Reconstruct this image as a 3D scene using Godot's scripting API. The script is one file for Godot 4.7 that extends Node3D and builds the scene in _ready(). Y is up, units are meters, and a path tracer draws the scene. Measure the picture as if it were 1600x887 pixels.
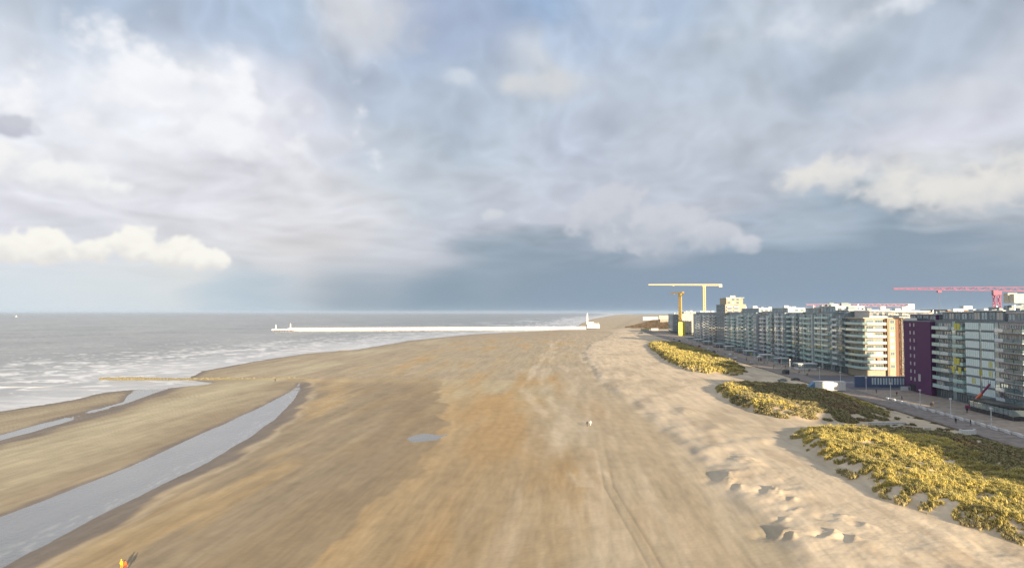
extends Node3D
# A North Sea beach seen from a drone. x runs inland, -z runs along the coast away from the camera ("D" below is the distance -z), y is up.

const EYE := Vector3(0, 36, 0)
const EXPOSE := 2.3
const WATER := -1.5
const PROM := 3.0
var rng := RandomNumberGenerator.new()
var M := {}
var cache := {}
var used_names := {}

# ------------------------------------------------------------------ helpers
func numbered(parent: Node, called: String) -> String:
	var key := "%d/%s" % [parent.get_instance_id(), called]
	var n: int = used_names.get(key, 0)
	used_names[key] = n + 1
	return called if n == 0 else "%s_%03d" % [called, n]

func put(node: Node, called: String, parent: Node = null) -> Node:
	var p: Node = parent if parent else self
	node.name = numbered(p, called)
	p.add_child(node, true)
	return node

func tag(o: Node, label: String, category := "", group := "", kind := ""):
	if label: o.set_meta("label", label)
	if category: o.set_meta("category", category)
	if group: o.set_meta("group", group)
	if kind: o.set_meta("kind", kind)
	return o

func thing(called: String, label: String, category: String, at := Vector3.ZERO, turn := 0.0, group := "") -> Node3D:
	var o := Node3D.new()
	put(o, called)
	o.position = at
	o.rotation.y = turn
	tag(o, label, category, group)
	return o

func copy(src: Node3D, label: String, at: Vector3, turn := 0.0) -> Node3D:
	var o: Node3D = src.duplicate()
	var base := String(src.name)
	if base.length() > 4 and base[-4] == "_" and base.right(3).is_valid_int(): base = base.left(-4)
	put(o, base)
	o.position = at
	o.rotation.y = turn
	o.set_meta("label", label)
	return o

func mesh_node(mesh: Mesh, m: Material, called: String, parent: Node = null, at := Vector3.ZERO) -> MeshInstance3D:
	var o := MeshInstance3D.new()
	o.mesh = mesh
	if m: o.material_override = m
	put(o, called, parent)
	o.position = at
	return o

func box(parent: Node, called: String, size: Vector3, at: Vector3, m: Material) -> MeshInstance3D:
	var key := "box%s" % size
	if not cache.has(key):
		var b := BoxMesh.new()
		b.size = size
		cache[key] = b
	return mesh_node(cache[key], m, called, parent, at)

func begin() -> SurfaceTool:
	var st := SurfaceTool.new()
	st.begin(Mesh.PRIMITIVE_TRIANGLES)
	return st

func quad(st: SurfaceTool, a: Vector3, b: Vector3, c: Vector3, d: Vector3):
	var n := (c - a).cross(b - a).normalized()
	for p in [a, b, c, a, c, d]:
		st.set_normal(n)
		st.add_vertex(p)

func tri(st: SurfaceTool, a: Vector3, b: Vector3, c: Vector3):
	var n := (c - a).cross(b - a).normalized()
	for p in [a, b, c]:
		st.set_normal(n)
		st.add_vertex(p)

func add_box(st: SurfaceTool, c: Vector3, s: Vector3, b := Basis.IDENTITY):
	var h := s * 0.5
	var v := []
	for i in 8:
		v.append(c + b * Vector3(h.x * (1 if i & 1 else -1), h.y * (1 if i & 2 else -1), h.z * (1 if i & 4 else -1)))
	quad(st, v[0], v[2], v[3], v[1])
	quad(st, v[5], v[7], v[6], v[4])
	quad(st, v[4], v[6], v[2], v[0])
	quad(st, v[1], v[3], v[7], v[5])
	quad(st, v[2], v[6], v[7], v[3])
	quad(st, v[0], v[1], v[5], v[4])

func add_bar(st: SurfaceTool, a: Vector3, b: Vector3, w: float):
	var d := b - a
	var up := Vector3.UP if absf(d.normalized().y) < 0.95 else Vector3.RIGHT
	add_box(st, (a + b) * 0.5, Vector3(w, w, d.length()), Basis.looking_at(d.normalized(), up))

func add_cone(st: SurfaceTool, a: Vector3, b: Vector3, ra: float, rb: float, n := 8, caps := true):
	var d := (b - a).normalized()
	var u := d.cross(Vector3.RIGHT if absf(d.x) < 0.9 else Vector3.UP).normalized()
	var w := d.cross(u)
	for i in n:
		var t0 := TAU * i / n
		var t1 := TAU * (i + 1) / n
		var e0 := u * cos(t0) + w * sin(t0)
		var e1 := u * cos(t1) + w * sin(t1)
		var pts := [a + e0 * ra, a + e1 * ra, b + e1 * rb, b + e0 * rb]
		var ns := [e0, e1, e1, e0]
		for k in [0, 2, 1, 0, 3, 2]:
			st.set_normal(ns[k])
			st.add_vertex(pts[k])
		if caps:
			tri(st, b, b + e1 * rb, b + e0 * rb)
			tri(st, a, a + e0 * ra, a + e1 * ra)

func add_prism(st: SurfaceTool, poly: PackedVector2Array, lo: float, hi: float, b := Basis.IDENTITY, o := Vector3.ZERO):
	# poly in x,z of the basis; extruded along its y from lo to hi
	var p := poly
	if Geometry2D.is_polygon_clockwise(p):
		p = p.duplicate()
		p.reverse()
	var t := Geometry2D.triangulate_polygon(p)
	for i in range(0, t.size(), 3):
		var v := []
		for k in 3: v.append(p[t[i + k]])
		if (v[1] - v[0]).cross(v[2] - v[0]) < 0: v = [v[0], v[2], v[1]]
		tri(st, o + b * Vector3(v[0].x, hi, v[0].y), o + b * Vector3(v[1].x, hi, v[1].y), o + b * Vector3(v[2].x, hi, v[2].y))
		tri(st, o + b * Vector3(v[0].x, lo, v[0].y), o + b * Vector3(v[2].x, lo, v[2].y), o + b * Vector3(v[1].x, lo, v[1].y))
	for i in p.size():
		var q: Vector2 = p[i]
		var r: Vector2 = p[(i + 1) % p.size()]
		quad(st, o + b * Vector3(q.x, lo, q.y), o + b * Vector3(r.x, lo, r.y), o + b * Vector3(r.x, hi, r.y), o + b * Vector3(q.x, hi, q.y))

func noise(s: int, freq: float, octaves := 3, kind := FastNoiseLite.TYPE_SIMPLEX_SMOOTH) -> FastNoiseLite:
	var n := FastNoiseLite.new()
	n.seed = s
	n.noise_type = kind
	n.frequency = freq
	n.fractal_type = FastNoiseLite.FRACTAL_FBM if octaves > 1 else FastNoiseLite.FRACTAL_NONE
	n.fractal_octaves = octaves
	return n

func noise_image(s: int, freq: float, size: int, octaves := 4) -> Image:
	return noise(s, freq, octaves).get_seamless_image(size, size)

func tone_texture(s: int, freq: float, lo: float, hi: float, size := 256) -> ImageTexture:
	var im := noise_image(s, freq, size)
	im.convert(Image.FORMAT_RGB8)
	for y in size:
		for x in size:
			var v := lerpf(lo, hi, im.get_pixel(x, y).r)
			im.set_pixel(x, y, Color(v, v, v))
	return ImageTexture.create_from_image(im)

func bump_texture(s: int, freq: float, strength: float, size := 512, octaves := 4) -> ImageTexture:
	var im := noise_image(s, freq, size, octaves)
	im.convert(Image.FORMAT_RGBA8)
	im.bump_map_to_normal_map(strength)
	return ImageTexture.create_from_image(im)

func plain(lin: Color, rough := 0.7, metal := 0.0) -> StandardMaterial3D:
	var m := StandardMaterial3D.new()
	m.albedo_color = lin.linear_to_srgb()
	m.roughness = rough
	m.metallic = metal
	return m

func grained(lin: Color, rough: float, tex: Texture2D, scale: float) -> StandardMaterial3D:
	var m := plain(lin, rough)
	m.albedo_texture = tex
	m.uv1_triplanar = true
	m.uv1_world_triplanar = true
	m.uv1_scale = Vector3.ONE * scale
	return m

func glassy(lin: Color, alpha: float) -> StandardMaterial3D:
	var m := plain(lin, 0.06)
	m.albedo_color.a = alpha
	m.transparency = BaseMaterial3D.TRANSPARENCY_ALPHA
	return m

func ss(a: float, b: float, x: float) -> float:
	return smoothstep(a, b, x)

func ev(curve: Array, d: float) -> float:
	# curve of [distance, x]
	if d <= curve[0][0]: return curve[0][1]
	for i in range(1, curve.size()):
		if d <= curve[i][0]:
			var a: Array = curve[i - 1]
			var b: Array = curve[i]
			var t: float = (d - a[0]) / (b[0] - a[0])
			return lerpf(a[1], b[1], t)
	return curve[-1][1]

# ------------------------------------------------------------------ sky
var masses := []
var puffs := []
var sky_low: Image
var sn_warp := noise(11, 0.075, 3)
var sn_fine := noise(12, 0.20, 6)
var sn_puff := noise(13, 0.55, 5)

func mass(az: float, el: float, size: float, r: int, g: int, b: int):
	masses.append([az, el, size, Color8(r, g, b).srgb_to_linear()])

func puff(az: float, el: float, rx: float, ry: float, base: float, top: Color, under: Color, soft := 0.3, rough := 0.5, most := 1.0):
	puffs.append([az, el, rx, ry, base, top.srgb_to_linear(), under.srgb_to_linear(), soft, rough, most])

func deck(az: float, el: float) -> Color:
	# the cloud deck: broad masses of air and cloud, blended by distance, over an even grey
	var w := 0.004
	var c := Color8(192, 199, 211).srgb_to_linear() * w
	for m in masses:
		var dx: float = wrapf(az - m[0], -180, 180)
		if absf(dx) > 18: continue
		var dy: float = (el - m[1]) * 1.35
		var s: float = m[2] * 0.5
		var k := exp(-(dx * dx + dy * dy) / (2 * s * s))
		c += m[3] * k
		w += k
	return c / w

func sky_at(az: float, el: float) -> Color:
	var st := 1.0 + 1.6 * exp(-el / 5.0)
	var u := az / st
	var v := el * st
	# noise in three dimensions, so that it closes round the horizon
	var a := deg_to_rad(az)
	var p := Vector3(sin(a), 0, cos(a)) * 57.3 / st
	p.y = v
	var round_p := Vector3(sin(a) * 57.3, el * 1.25, cos(a) * 57.3)
	var w1 := sn_warp.get_noise_3dv(p)
	var w2 := sn_warp.get_noise_3dv(p + Vector3(0, 300, 0))
	var f := sn_fine.get_noise_3dv(p + Vector3(w1, w2, 0) * 4)
	var e := clampf(el + (w2 * 3.4 + f * 0.9) * ss(0, 8, el), 0.0, 89.0)
	var z := az + w1 * 5.0 * ss(-1, 7, el) + f * 1.3
	var px := fposmod(z + 180, 360.0)
	var x0 := int(px)
	var y0 := int(e)
	var fx := px - x0
	var fy := e - y0
	var x1 := (x0 + 1) % 360
	var c := sky_low.get_pixel(x0, y0).lerp(sky_low.get_pixel(x1, y0), fx).lerp(sky_low.get_pixel(x0, y0 + 1).lerp(sky_low.get_pixel(x1, y0 + 1), fx), fy)
	var bil := 0.45 - absf(sn_warp.get_noise_3dv(p * 2.1 + Vector3(w2, 700, w1) * 6)) * 2.2
	c *= 1.0 + (f * 0.15 + w1 * 0.05 + bil * 0.10) * ss(0.5, 7, el)
	for q in puffs:
		var dx: float = wrapf(az - q[0], -180, 180) / q[2]
		if absf(dx) > 1.7: continue
		var dy: float = (el - q[1]) / q[3]
		if absf(dy) > 2.2: continue
		var n := sn_puff.get_noise_3dv(round_p * (0.62 if q[7] < 0.65 else 0.40) + Vector3(0, q[4] * 9, 0))
		if q[4] > 0.0: n = n * 0.55 + 0.55 * (0.42 - absf(sn_puff.get_noise_3dv(round_p * 0.5 + Vector3(40, q[4], 9))) * 1.5)
		var r: float = 1.0 - sqrt(dx * dx + dy * dy) + (n * q[8] + w1 * 0.35)
		var al: float = ss(0.0, q[7], r) * ss(q[4] - 0.5, q[4] + 0.9, el + n * 0.8)
		if al <= 0.0: continue
		var lit := clampf(ss(-0.9, 0.9, dy + n * 1.2 + r * 0.2), 0, 1)
		c = c.lerp(q[6].lerp(q[5], lit), al * q[9])
	return c

func make_sky() -> PanoramaSkyMaterial:
	mass(-40.0, 19.2, 5, 183, 197, 213)
	mass(-34.7, 19.9, 5, 173, 189, 211)
	mass(-28.5, 20.7, 5, 170, 186, 209)
	mass(-22.1, 22.3, 4, 177, 195, 217)
	mass(-24.4, 20.3, 3, 183, 197, 217)
	mass(-16.2, 21.7, 5, 207, 211, 219)
	mass(-9.5, 21.1, 4, 165, 180, 205)
	mass(-7.5, 22.9, 4, 163, 177, 203)
	mass(-2.3, 22.9, 3.5, 153, 177, 207)
	mass(-1.8, 19.7, 2, 175, 195, 223)
	mass(1.3, 21.0, 4, 183, 195, 213)
	mass(5.4, 22.4, 3, 181, 197, 219)
	mass(7.9, 22.6, 3, 165, 185, 211)
	mass(10.8, 20.4, 4, 195, 205, 217)
	mass(14.1, 21.6, 4, 191, 201, 215)
	mass(20.3, 19.6, 4, 191, 201, 213)
	mass(26.2, 18.6, 5, 179, 191, 207)
	mass(29.5, 18.8, 5, 183, 194, 209)
	mass(-39.2, 16.6, 5, 211, 217, 229)
	mass(-39.2, 14.6, 5, 237, 241, 249)
	mass(-34.7, 16.6, 5, 235, 239, 247)
	mass(-29.7, 17.7, 5, 223, 229, 241)
	mass(-28.4, 16.1, 4, 247, 249, 250)
	mass(-32.6, 14.3, 5, 243, 245, 250)
	mass(-25.3, 16.9, 4, 235, 237, 247)
	mass(-39.1, 12.2, 5, 231, 233, 241)
	mass(-22.9, 15.3, 4, 215, 217, 229)
	mass(-23.8, 13.8, 4, 237, 237, 245)
	mass(-19.1, 17.4, 5, 181, 193, 211)
	mass(-15.6, 15.7, 5, 173, 187, 207)
	mass(-11.1, 19.2, 4, 171, 187, 211)
	mass(-8.5, 16.9, 5, 185, 197, 213)
	mass(-3.3, 17.9, 4, 211, 215, 221)
	mass(-1.3, 15.5, 5, 189, 201, 219)
	mass(2.8, 16.8, 5, 195, 205, 219)
	mass(6.3, 18.0, 5, 183, 195, 211)
	mass(8.8, 19.2, 4, 189, 201, 215)
	mass(14.5, 17.8, 5, 179, 192, 208)
	mass(18.5, 16.4, 5, 177, 190, 206)
	mass(23.9, 17.4, 5, 177, 190, 207)
	mass(22.2, 15.5, 4, 185, 195, 210)
	mass(28.7, 15.4, 5, 209, 213, 223)
	mass(12.1, 15.3, 5, 195, 203, 215)
	mass(18.9, 13.7, 5, 199, 205, 217)
	mass(26.1, 12.9, 5, 211, 213, 223)
	mass(-17.6, 13.2, 5, 211, 215, 225)
	mass(-11.6, 13.5, 5, 181, 195, 211)
	mass(-5.4, 13.5, 5, 191, 203, 217)
	mass(0.8, 13.0, 5, 187, 195, 211)
	mass(7.3, 12.7, 5, 195, 203, 215)
	mass(-40.5, 11.6, 3, 203, 205, 217)
	mass(-37.6, 9.4, 5, 233, 235, 239)
	mass(-38.3, 6.8, 5, 221, 221, 231)
	mass(-31.7, 8.6, 6, 221, 222, 229)
	mass(-25.2, 9.9, 6, 223, 223, 231)
	mass(-19.5, 9.3, 6, 221, 222, 227)
	mass(-13.6, 10.0, 5, 193, 203, 213)
	mass(-10.5, 7.0, 5, 193, 199, 211)
	mass(-14.6, 5.9, 5, 203, 207, 215)
	mass(-22.8, 5.7, 5, 221, 221, 223)
	mass(-20.4, 4.3, 5, 216, 214, 216)
	mass(-4.4, 9.5, 5, 201, 207, 219)
	mass(-1.3, 11.0, 4, 193, 199, 213)
	mass(-0.3, 7.5, 5, 197, 201, 213)
	mass(4.8, 10.4, 5, 189, 197, 211)
	mass(6.3, 6.9, 5, 201, 205, 215)
	mass(11.6, 10.1, 5, 187, 195, 209)
	mass(13.5, 12.4, 5, 191, 199, 211)
	mass(15.7, 7.0, 4, 173, 187, 201)
	mass(18.7, 4.1, 5, 140, 158, 174)
	mass(13.4, 3.3, 5, 128, 148, 166)
	mass(4.7, 3.4, 5, 132, 152, 170)
	mass(-2.3, 4.0, 4, 146, 162, 176)
	mass(-7.4, 3.4, 4, 150, 166, 180)
	mass(26.7, 4.2, 5, 144, 160, 176)
	mass(29.9, 3.7, 5, 146, 162, 176)
	mass(9.6, 1.4, 5, 122, 144, 166)
	mass(18.7, 1.3, 5, 124, 145, 166)
	mass(26.6, 1.6, 5, 132, 152, 172)
	mass(-0.3, 1.4, 5, 126, 147, 167)
	mass(-10.5, 1.7, 4, 136, 156, 172)
	mass(-18.0, 1.9, 4, 148, 166, 180)
	mass(-24.2, 1.8, 4, 182, 198, 210)
	mass(-28.2, 1.1, 3, 188, 204, 216)
	mass(-31.6, 2.6, 5, 224, 226, 226)
	mass(-37.4, 2.1, 5, 222, 227, 230)
	mass(-38.8, 0.7, 4, 210, 222, 230)
	mass(-33.6, 0.6, 3, 208, 220, 228)
	mass(26.8, 8.1, 4, 211, 213, 215)
	mass(29.6, 6.6, 4, 201, 205, 211)
	# cumulus banks with edges of their own
	var cream := Color8(246, 246, 242)
	var grey := Color8(216, 216, 220)
	for q in [[-42, 4.3, 3.4, 1.4], [-38.6, 4.3, 2.6, 1.4], [-35.8, 4.1, 2.0, 1.3], [-33.3, 4.6, 2.0, 1.6], [-30.8, 4.3, 2.0, 1.3], [-28.7, 3.8, 1.8, 0.9]]:
		puff(q[0], q[1], q[2], q[3], 2.7, Color8(250, 248, 240), Color8(226, 223, 221), 0.34, 0.8)
	for q in [[-42, 9.9, 4.0, 1.7], [-37.6, 9.2, 3.4, 1.1], [-35.2, 8.6, 2.0, 0.8]]:
		puff(q[0], q[1], q[2], q[3], 7.0, Color8(244, 244, 244), Color8(224, 225, 230), 0.6, 0.8)
	for q in [[16.6, 9.6, 1.9, 1.5], [19.6, 9.6, 3.0, 1.7], [22.6, 8.6, 3.4, 2.1], [26.6, 7.8, 3.6, 2.2], [30.6, 8.2, 4.0, 2.6]]:
		puff(q[0], q[1], q[2], q[3], 5.6, Color8(230, 228, 224), Color8(200, 203, 208), 0.85, 1.0, 0.9)
	for q in [[3.0, 7.6, 4.2, 2.6], [7.0, 6.6, 4.0, 2.2], [10.4, 6.0, 2.6, 1.5], [12.6, 5.2, 1.6, 0.8]]:
		puff(q[0], q[1], q[2], q[3], 4.2, Color8(206, 209, 217), Color8(182, 190, 201), 0.5, 0.8, 0.85)
	# soft bright veils, then streaks, none with a hard edge
	for q in [[-33, 15.0, 13.0, 4.2, 0.9], [-29, 16.6, 5.0, 1.6, 0.9], [-24.0, 15.2, 4.6, 2.0, 0.85], [-37, 12.4, 6.0, 2.4, 0.5], [-28, 12.2, 9.0, 1.8, 0.45]]:
		puff(q[0], q[1], q[2], q[3], -20, Color8(248, 249, 252), Color8(228, 230, 238), 0.9, 1.1, q[4])
	puff(-16.0, 21.6, 4.4, 2.0, -20, Color8(210, 213, 219), Color8(196, 202, 212), 1.0, 0.6, 0.8)
	puff(-40.8, 12.0, 1.6, 1.0, -20, Color8(200, 202, 212), Color8(186, 189, 202), 0.6, 0.8, 0.9)
	puff(-6.9, 7.8, 1.5, 0.6, 7.2, Color8(216, 220, 226), Color8(200, 206, 214), 0.6, 0.5, 0.8)
	puff(-9.5, 18.3, 1.9, 0.9, -20, Color8(216, 223, 232), Color8(200, 208, 219), 1.2, 1.1, 0.6)
	puff(23.4, 20.9, 2.4, 1.3, -20, Color8(240, 242, 247), Color8(220, 226, 235), 0.8, 0.6, 0.95)
	puff(17.2, 20.2, 5.0, 1.6, -20, Color8(222, 228, 237), Color8(200, 208, 220), 1.1, 0.8, 0.85)
	puff(10.6, 20.6, 3.4, 1.2, -20, Color8(216, 222, 232), Color8(200, 208, 220), 1.1, 0.8, 0.7)
	puff(4.6, 21.9, 3.0, 0.9, -20, Color8(210, 221, 234), Color8(200, 211, 224), 1.1, 0.8, 0.7)
	puff(-3.4, 17.6, 4.6, 1.6, -20, Color8(212, 215, 219), Color8(188, 196, 207), 0.7, 0.6, 0.9)
	puff(26, 14.6, 9.0, 1.6, -20, Color8(212, 216, 224), Color8(200, 206, 216), 0.9, 0.7, 0.6)
	sky_low = Image.create_empty(360, 92, false, Image.FORMAT_RGBF)
	for y in 92:
		for x in 360:
			sky_low.set_pixel(x, y, deck(x - 180.0, float(y)))
	var W := 4096
	var top := Image.create_empty(W / 4, W / 16, false, Image.FORMAT_RGBF)
	for y in W / 16:
		for x in W / 4:
			top.set_pixel(x, y, sky_at(wrapf((x + 0.5) * 1440.0 / W, -180, 180), 90 - (y + 0.5) * 1440.0 / W))
	top.resize(W, W / 4, Image.INTERPOLATE_CUBIC)
	var deg := 360.0 / W
	for y in range(int((90 - 28) / deg), W / 4):
		for x in range(int(-50 / deg), int(40 / deg)):
			top.set_pixel(posmod(x, W), y, sky_at((x + 0.5) * deg, 90 - (y + 0.5) * deg))
	var im := Image.create_empty(W, W / 2, false, Image.FORMAT_RGBF)
	im.fill(Color(0.42, 0.44, 0.46))
	im.blit_rect(top, Rect2i(0, 0, W, W / 4), Vector2i.ZERO)
	var p := PanoramaSkyMaterial.new()
	p.panorama = ImageTexture.create_from_image(im)
	p.energy_multiplier = 1.0 / EXPOSE
	return p

func setup():
	var cam := Camera3D.new()
	put(cam, "camera")
	cam.position = EYE
	cam.rotation_degrees = Vector3(2.25, 5.4, 0)
	cam.fov = 43.2
	cam.near = 0.5
	cam.far = 60000
	cam.current = true
	var e := Environment.new()
	e.background_mode = Environment.BG_SKY
	e.sky = Sky.new()
	e.sky.sky_material = make_sky()
	e.ambient_light_source = Environment.AMBIENT_SOURCE_SKY
	e.tonemap_mode = Environment.TONE_MAPPER_LINEAR
	e.tonemap_exposure = EXPOSE
	e.fog_enabled = true
	e.fog_density = 0.00003
	e.fog_light_color = Color(0.72, 0.81, 0.92)
	e.sdfgi_enabled = true
	e.ssao_enabled = true
	e.ssil_enabled = true
	var we := WorldEnvironment.new()
	we.environment = e
	put(we, "world_environment")
	var sun := DirectionalLight3D.new()
	sun.light_energy = 1.52
	sun.light_color = Color(1.0, 0.9, 0.76)
	sun.light_angular_distance = 0.53
	sun.shadow_enabled = true
	put(sun, "sun")
	var az := deg_to_rad(22.5)
	var el := deg_to_rad(11.3)
	var towards := Vector3(sin(az) * cos(el), sin(el), cos(az) * cos(el))
	sun.basis = Basis.looking_at(-towards, Vector3.UP)

# ------------------------------------------------------------------ the shore: edges of water and sand as [distance, x]
var E0 := [[-400, -235], [120, -228], [254, -219], [282, -214.5], [318, -222], [331, -214], [338, -203], [354, -190], [366, -194], [381, -218], [436, -239], [530, -247], [633, -247], [703, -222], [930, -223], [1209, -180], [1330, -125], [1450, -70], [1560, -20], [2200, 0], [4000, 70], [9400, 450], [12000, 700]]
var E1 := [[-400, -150], [120, -168], [190, -174], [236, -182], [284, -190], [313, -206], [331, -214]]
var E2 := [[-400, -140], [120, -160], [190, -168], [215, -172], [246, -178], [284, -187], [298, -191], [320, -198], [338, -203]]
var E3 := [[-400, -104], [123, -106], [140, -106.5], [165, -109], [204, -115], [267, -124.5], [328, -136], [372, -149]]
var E4 := [[-400, -76.5], [99, -84.5], [111, -86.2], [126, -88.1], [147, -90.6], [173, -92.8], [206, -98.5], [244, -106.5], [287, -118.5], [334, -133.8], [372, -148.8]]
var FOOT := [[-400, 33], [110, 28.4], [134, 26.7], [165, 25.3], [195, 24.2], [270, 18.5], [363, 7.5], [602, -0.6], [800, 8], [1100, 40], [1300, 60], [1600, 70], [2200, 130], [4000, 300], [12000, 1100]]
var WET := [[-400, -38], [102, -38.6], [124, -38.6], [158, -38], [208, -40.4], [281, -54.5], [340, -68], [380, -75]]
var DUNES := [[82.5, 128.0, 29.0, 92.0, 3.0], [79.5, 283.0, 24.0, 55.0, 3.0], [80.0, 590.0, 23.0, 205.0, 3.0]]
var n_wide := noise(21, 0.012, 3)
var n_mid := noise(22, 0.06, 3)
var n_small := noise(23, 0.3, 2)
var n_ridge := noise(24, 0.085, 2)
var n_streak := noise(25, 0.035, 4)
var n_wave := noise(26, 0.02, 3)

func shore(d: float) -> Dictionary:
	return {"e0": ev(E0, d), "e1": ev(E1, d), "e2": ev(E2, d), "e3": ev(E3, d), "e4": ev(E4, d), "foot": ev(FOOT, d), "wet": ev(WET, d), "run": 1.0 - ss(366, 381, d), "out": 1.0 - ss(333, 338, d)}

func rise(a: float, k: float) -> float:
	return 1.0 - exp(-maxf(a, 0.0) * k)

func dune_cover(x: float, d: float) -> float:
	# how far into a grown dune a place lies, 0 outside, 1 at its heart
	var best := 0.0
	for q in DUNES:
		if absf(d - q[1]) > q[3] * 1.3: continue
		var cx: float = q[0] + (3.0 + (d - 590.0) * 0.035 if q[1] > 500 else 0.36 * maxf(0.0, 135.0 - d) - 0.055 * maxf(0.0, d - 135.0) if q[1] < 200 else 0.0)
		var dx: float = absf(x - cx) / q[2]
		if dx > 1.4: continue
		var dd: float = absf(d - q[1]) / q[3]
		var r := pow(pow(dx, 3.2) + pow(dd, 3.2), 1.0 / 3.2)
		best = maxf(best, 1.0 - r)
	return best

func dune_height(x: float, d: float) -> float:
	var h := 0.0
	for q in DUNES:
		if absf(d - q[1]) > q[3] * 1.3: continue
		var c := dune_cover(x, d)
		h = q[4] * ss(0.0, 0.20, c) * (1.0 - 0.55 * ss(80.0, 104.0, x))
		break
	return h

func land(x: float, d: float, s: Dictionary) -> float:
	var h := 0.0
	var W := WATER
	var base: float = W + 0.5 * rise(x - s.e0, 0.06) + minf(1.05, maxf(0.0, x - s.e0) * 0.0075)
	if x < s.e0:
		base = W - minf(2.5, (s.e0 - x) * 0.03)
	h = base
	if s.run > 0.0 and x > s.e0:
		var g := 0.0
		if x < s.e1: g = W + 0.55 * rise(x - s.e0, 0.06) * rise(s.e1 - x, 0.16)
		elif x < s.e2: g = W + lerpf(-0.25, -0.02, ss(222, 232, d) * (1.0 - ss(272, 290, d))) * minf(1.0, minf(x - s.e1, s.e2 - x) * 0.5)
		elif x < s.e3: g = W + 0.95 * rise(x - s.e2, 0.055) * rise(s.e3 - x, 0.10)
		elif x < s.e4: g = W - 0.45 * minf(1.0, minf(x - s.e3, s.e4 - x) * 0.2)
		else: g = W + 0.42 * rise(x - s.e4, 0.22) + minf(1.05, (x - s.e4) * 0.0115)
		h = lerpf(base, g, s.run)
	# loose sand and dunes
	var a: float = x - s.foot
	if a > 0.0 and d < 1300.0:
		var rough := ss(0.0, 10.0, a)
		h += 1.75 * rise(a + n_mid.get_noise_2d(x, d * 0.6) * 5.0 - 1.0, 0.17) * ss(0.0, 6.0, a) + 0.018 * a * (1.0 - ss(60, 90, x))
		var hum := n_ridge.get_noise_2d(x * 0.8, d * 0.5)
		h += (0.4 * ss(0.1, 0.7, hum) - 0.25 * ss(0.2, 0.6, -hum)) * rough * ss(-0.1, 0.35, n_wide.get_noise_2d(x * 1.3 + 70, d * 0.9)) * (1.0 - ss(30.0, 48.0, a)) * (1.0 - ss(220, 330, d)) 
		h += n_mid.get_noise_2d(x + 90, d * 0.8) * 0.13 * rough + n_small.get_noise_2d(x * 1.7, d * 1.5) * 0.045 * rough * (1.0 - ss(260, 420, d))
		h = lerpf(h, PROM - 0.25, ss(76.0, 101.0, x))
		var c := dune_height(x, d)
		if c > 0.0: h += c * (0.82 + 0.3 * n_mid.get_noise_2d(x * 1.5, d * 1.5) + 0.22 * n_wide.get_noise_2d(x * 2, d * 2))
		if x > 104.0: h = lerpf(h, PROM - 0.6, ss(104.0, 108.0, x))
	elif a > 0.0:
		h += rise(a, 0.05) * 3.0
		var far_dune := ss(60, 140, a) * ss(1420, 1520, d) * (1.0 - ss(2600, 3200, d))
		h += far_dune * (4.5 + 5.0 * n_wide.get_noise_2d(x * 0.6, d * 0.35))
	h += n_mid.get_noise_2d(x, d * 0.4) * 0.06 + n_small.get_noise_2d(x, d * 0.5) * 0.02 + n_wide.get_noise_2d(x, d * 0.3) * 0.10 * ss(-60, 0, x)
	# wind hollows with a lip of blown sand
	if x > 20.0 and x < 48.0 and d > 105.0 and d < 275.0:
		for q in [[27.5, 159, 2.4, 5, 0.8], [34.6, 145, 1.6, 2.6, 0.9], [29.5, 120, 1.7, 2.0, 0.75], [31.8, 117, 1.0, 1.3, 0.6], [37, 117, 1.3, 1.8, 0.9], [39.4, 114.5, 1.2, 1.6, 0.9], [31.3, 258, 3.0, 11, 0.9], [33.5, 176, 3.2, 7, 0.9], [36, 132, 1.0, 1.3, 0.5], [33, 127, 0.9, 1.0, 0.5], [44, 121, 0.9, 1.2, 0.5], [38.5, 139, 1.0, 1.6, 0.5], [30.5, 150, 0.9, 1.5, 0.5], [41, 126, 1.5, 2, 0.6]]:
			var px: float = (x - q[0] + n_mid.get_noise_2d(x * 2, d * 2) * 1.5) / q[2]
			var pd: float = (d - q[1] + n_mid.get_noise_2d(x * 2 + 50, d * 2) * 2.0) / q[3]
			if absf(px) < 3.0 and absf(pd) < 3.0:
				h -= q[4] * 0.45 * exp(-(px * px + pd * pd) * 1.2)
				h += q[4] * (0.6 + 0.5 * n_small.get_noise_2d(x * 2, d * 2)) * exp(-(pow(px - 1.5, 2.0) + pow(pd + 0.4, 2.0)) * 1.6)
	# the vehicle track in the dry sand
	if d > 85.0 and d < 230.0 and x > 3.0 and x < 16.0:
		var t := ev([[85, 12.6], [104, 10.6], [114, 9.7], [132, 7.8], [151, 5.9], [193, 5.6], [230, 5.2]], d)
		for o in [-0.95, 0.95]:
			h -= 0.07 * exp(-pow((x - t - o) / 0.24, 2.0))
	return h

func ground_h(x: float, d: float) -> float:
	return land(x, d, shore(d))

var c_dry := Color(0.41, 0.345, 0.245)
var c_pale := Color(0.485, 0.41, 0.30)
var c_tan := Color(0.405, 0.345, 0.225)
var c_gold := Color(0.42, 0.29, 0.14)
var c_wet := Color(0.295, 0.24, 0.16)
var c_mud := Color(0.20, 0.175, 0.15)
var c_scrub := Color(0.10, 0.075, 0.045)

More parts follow.
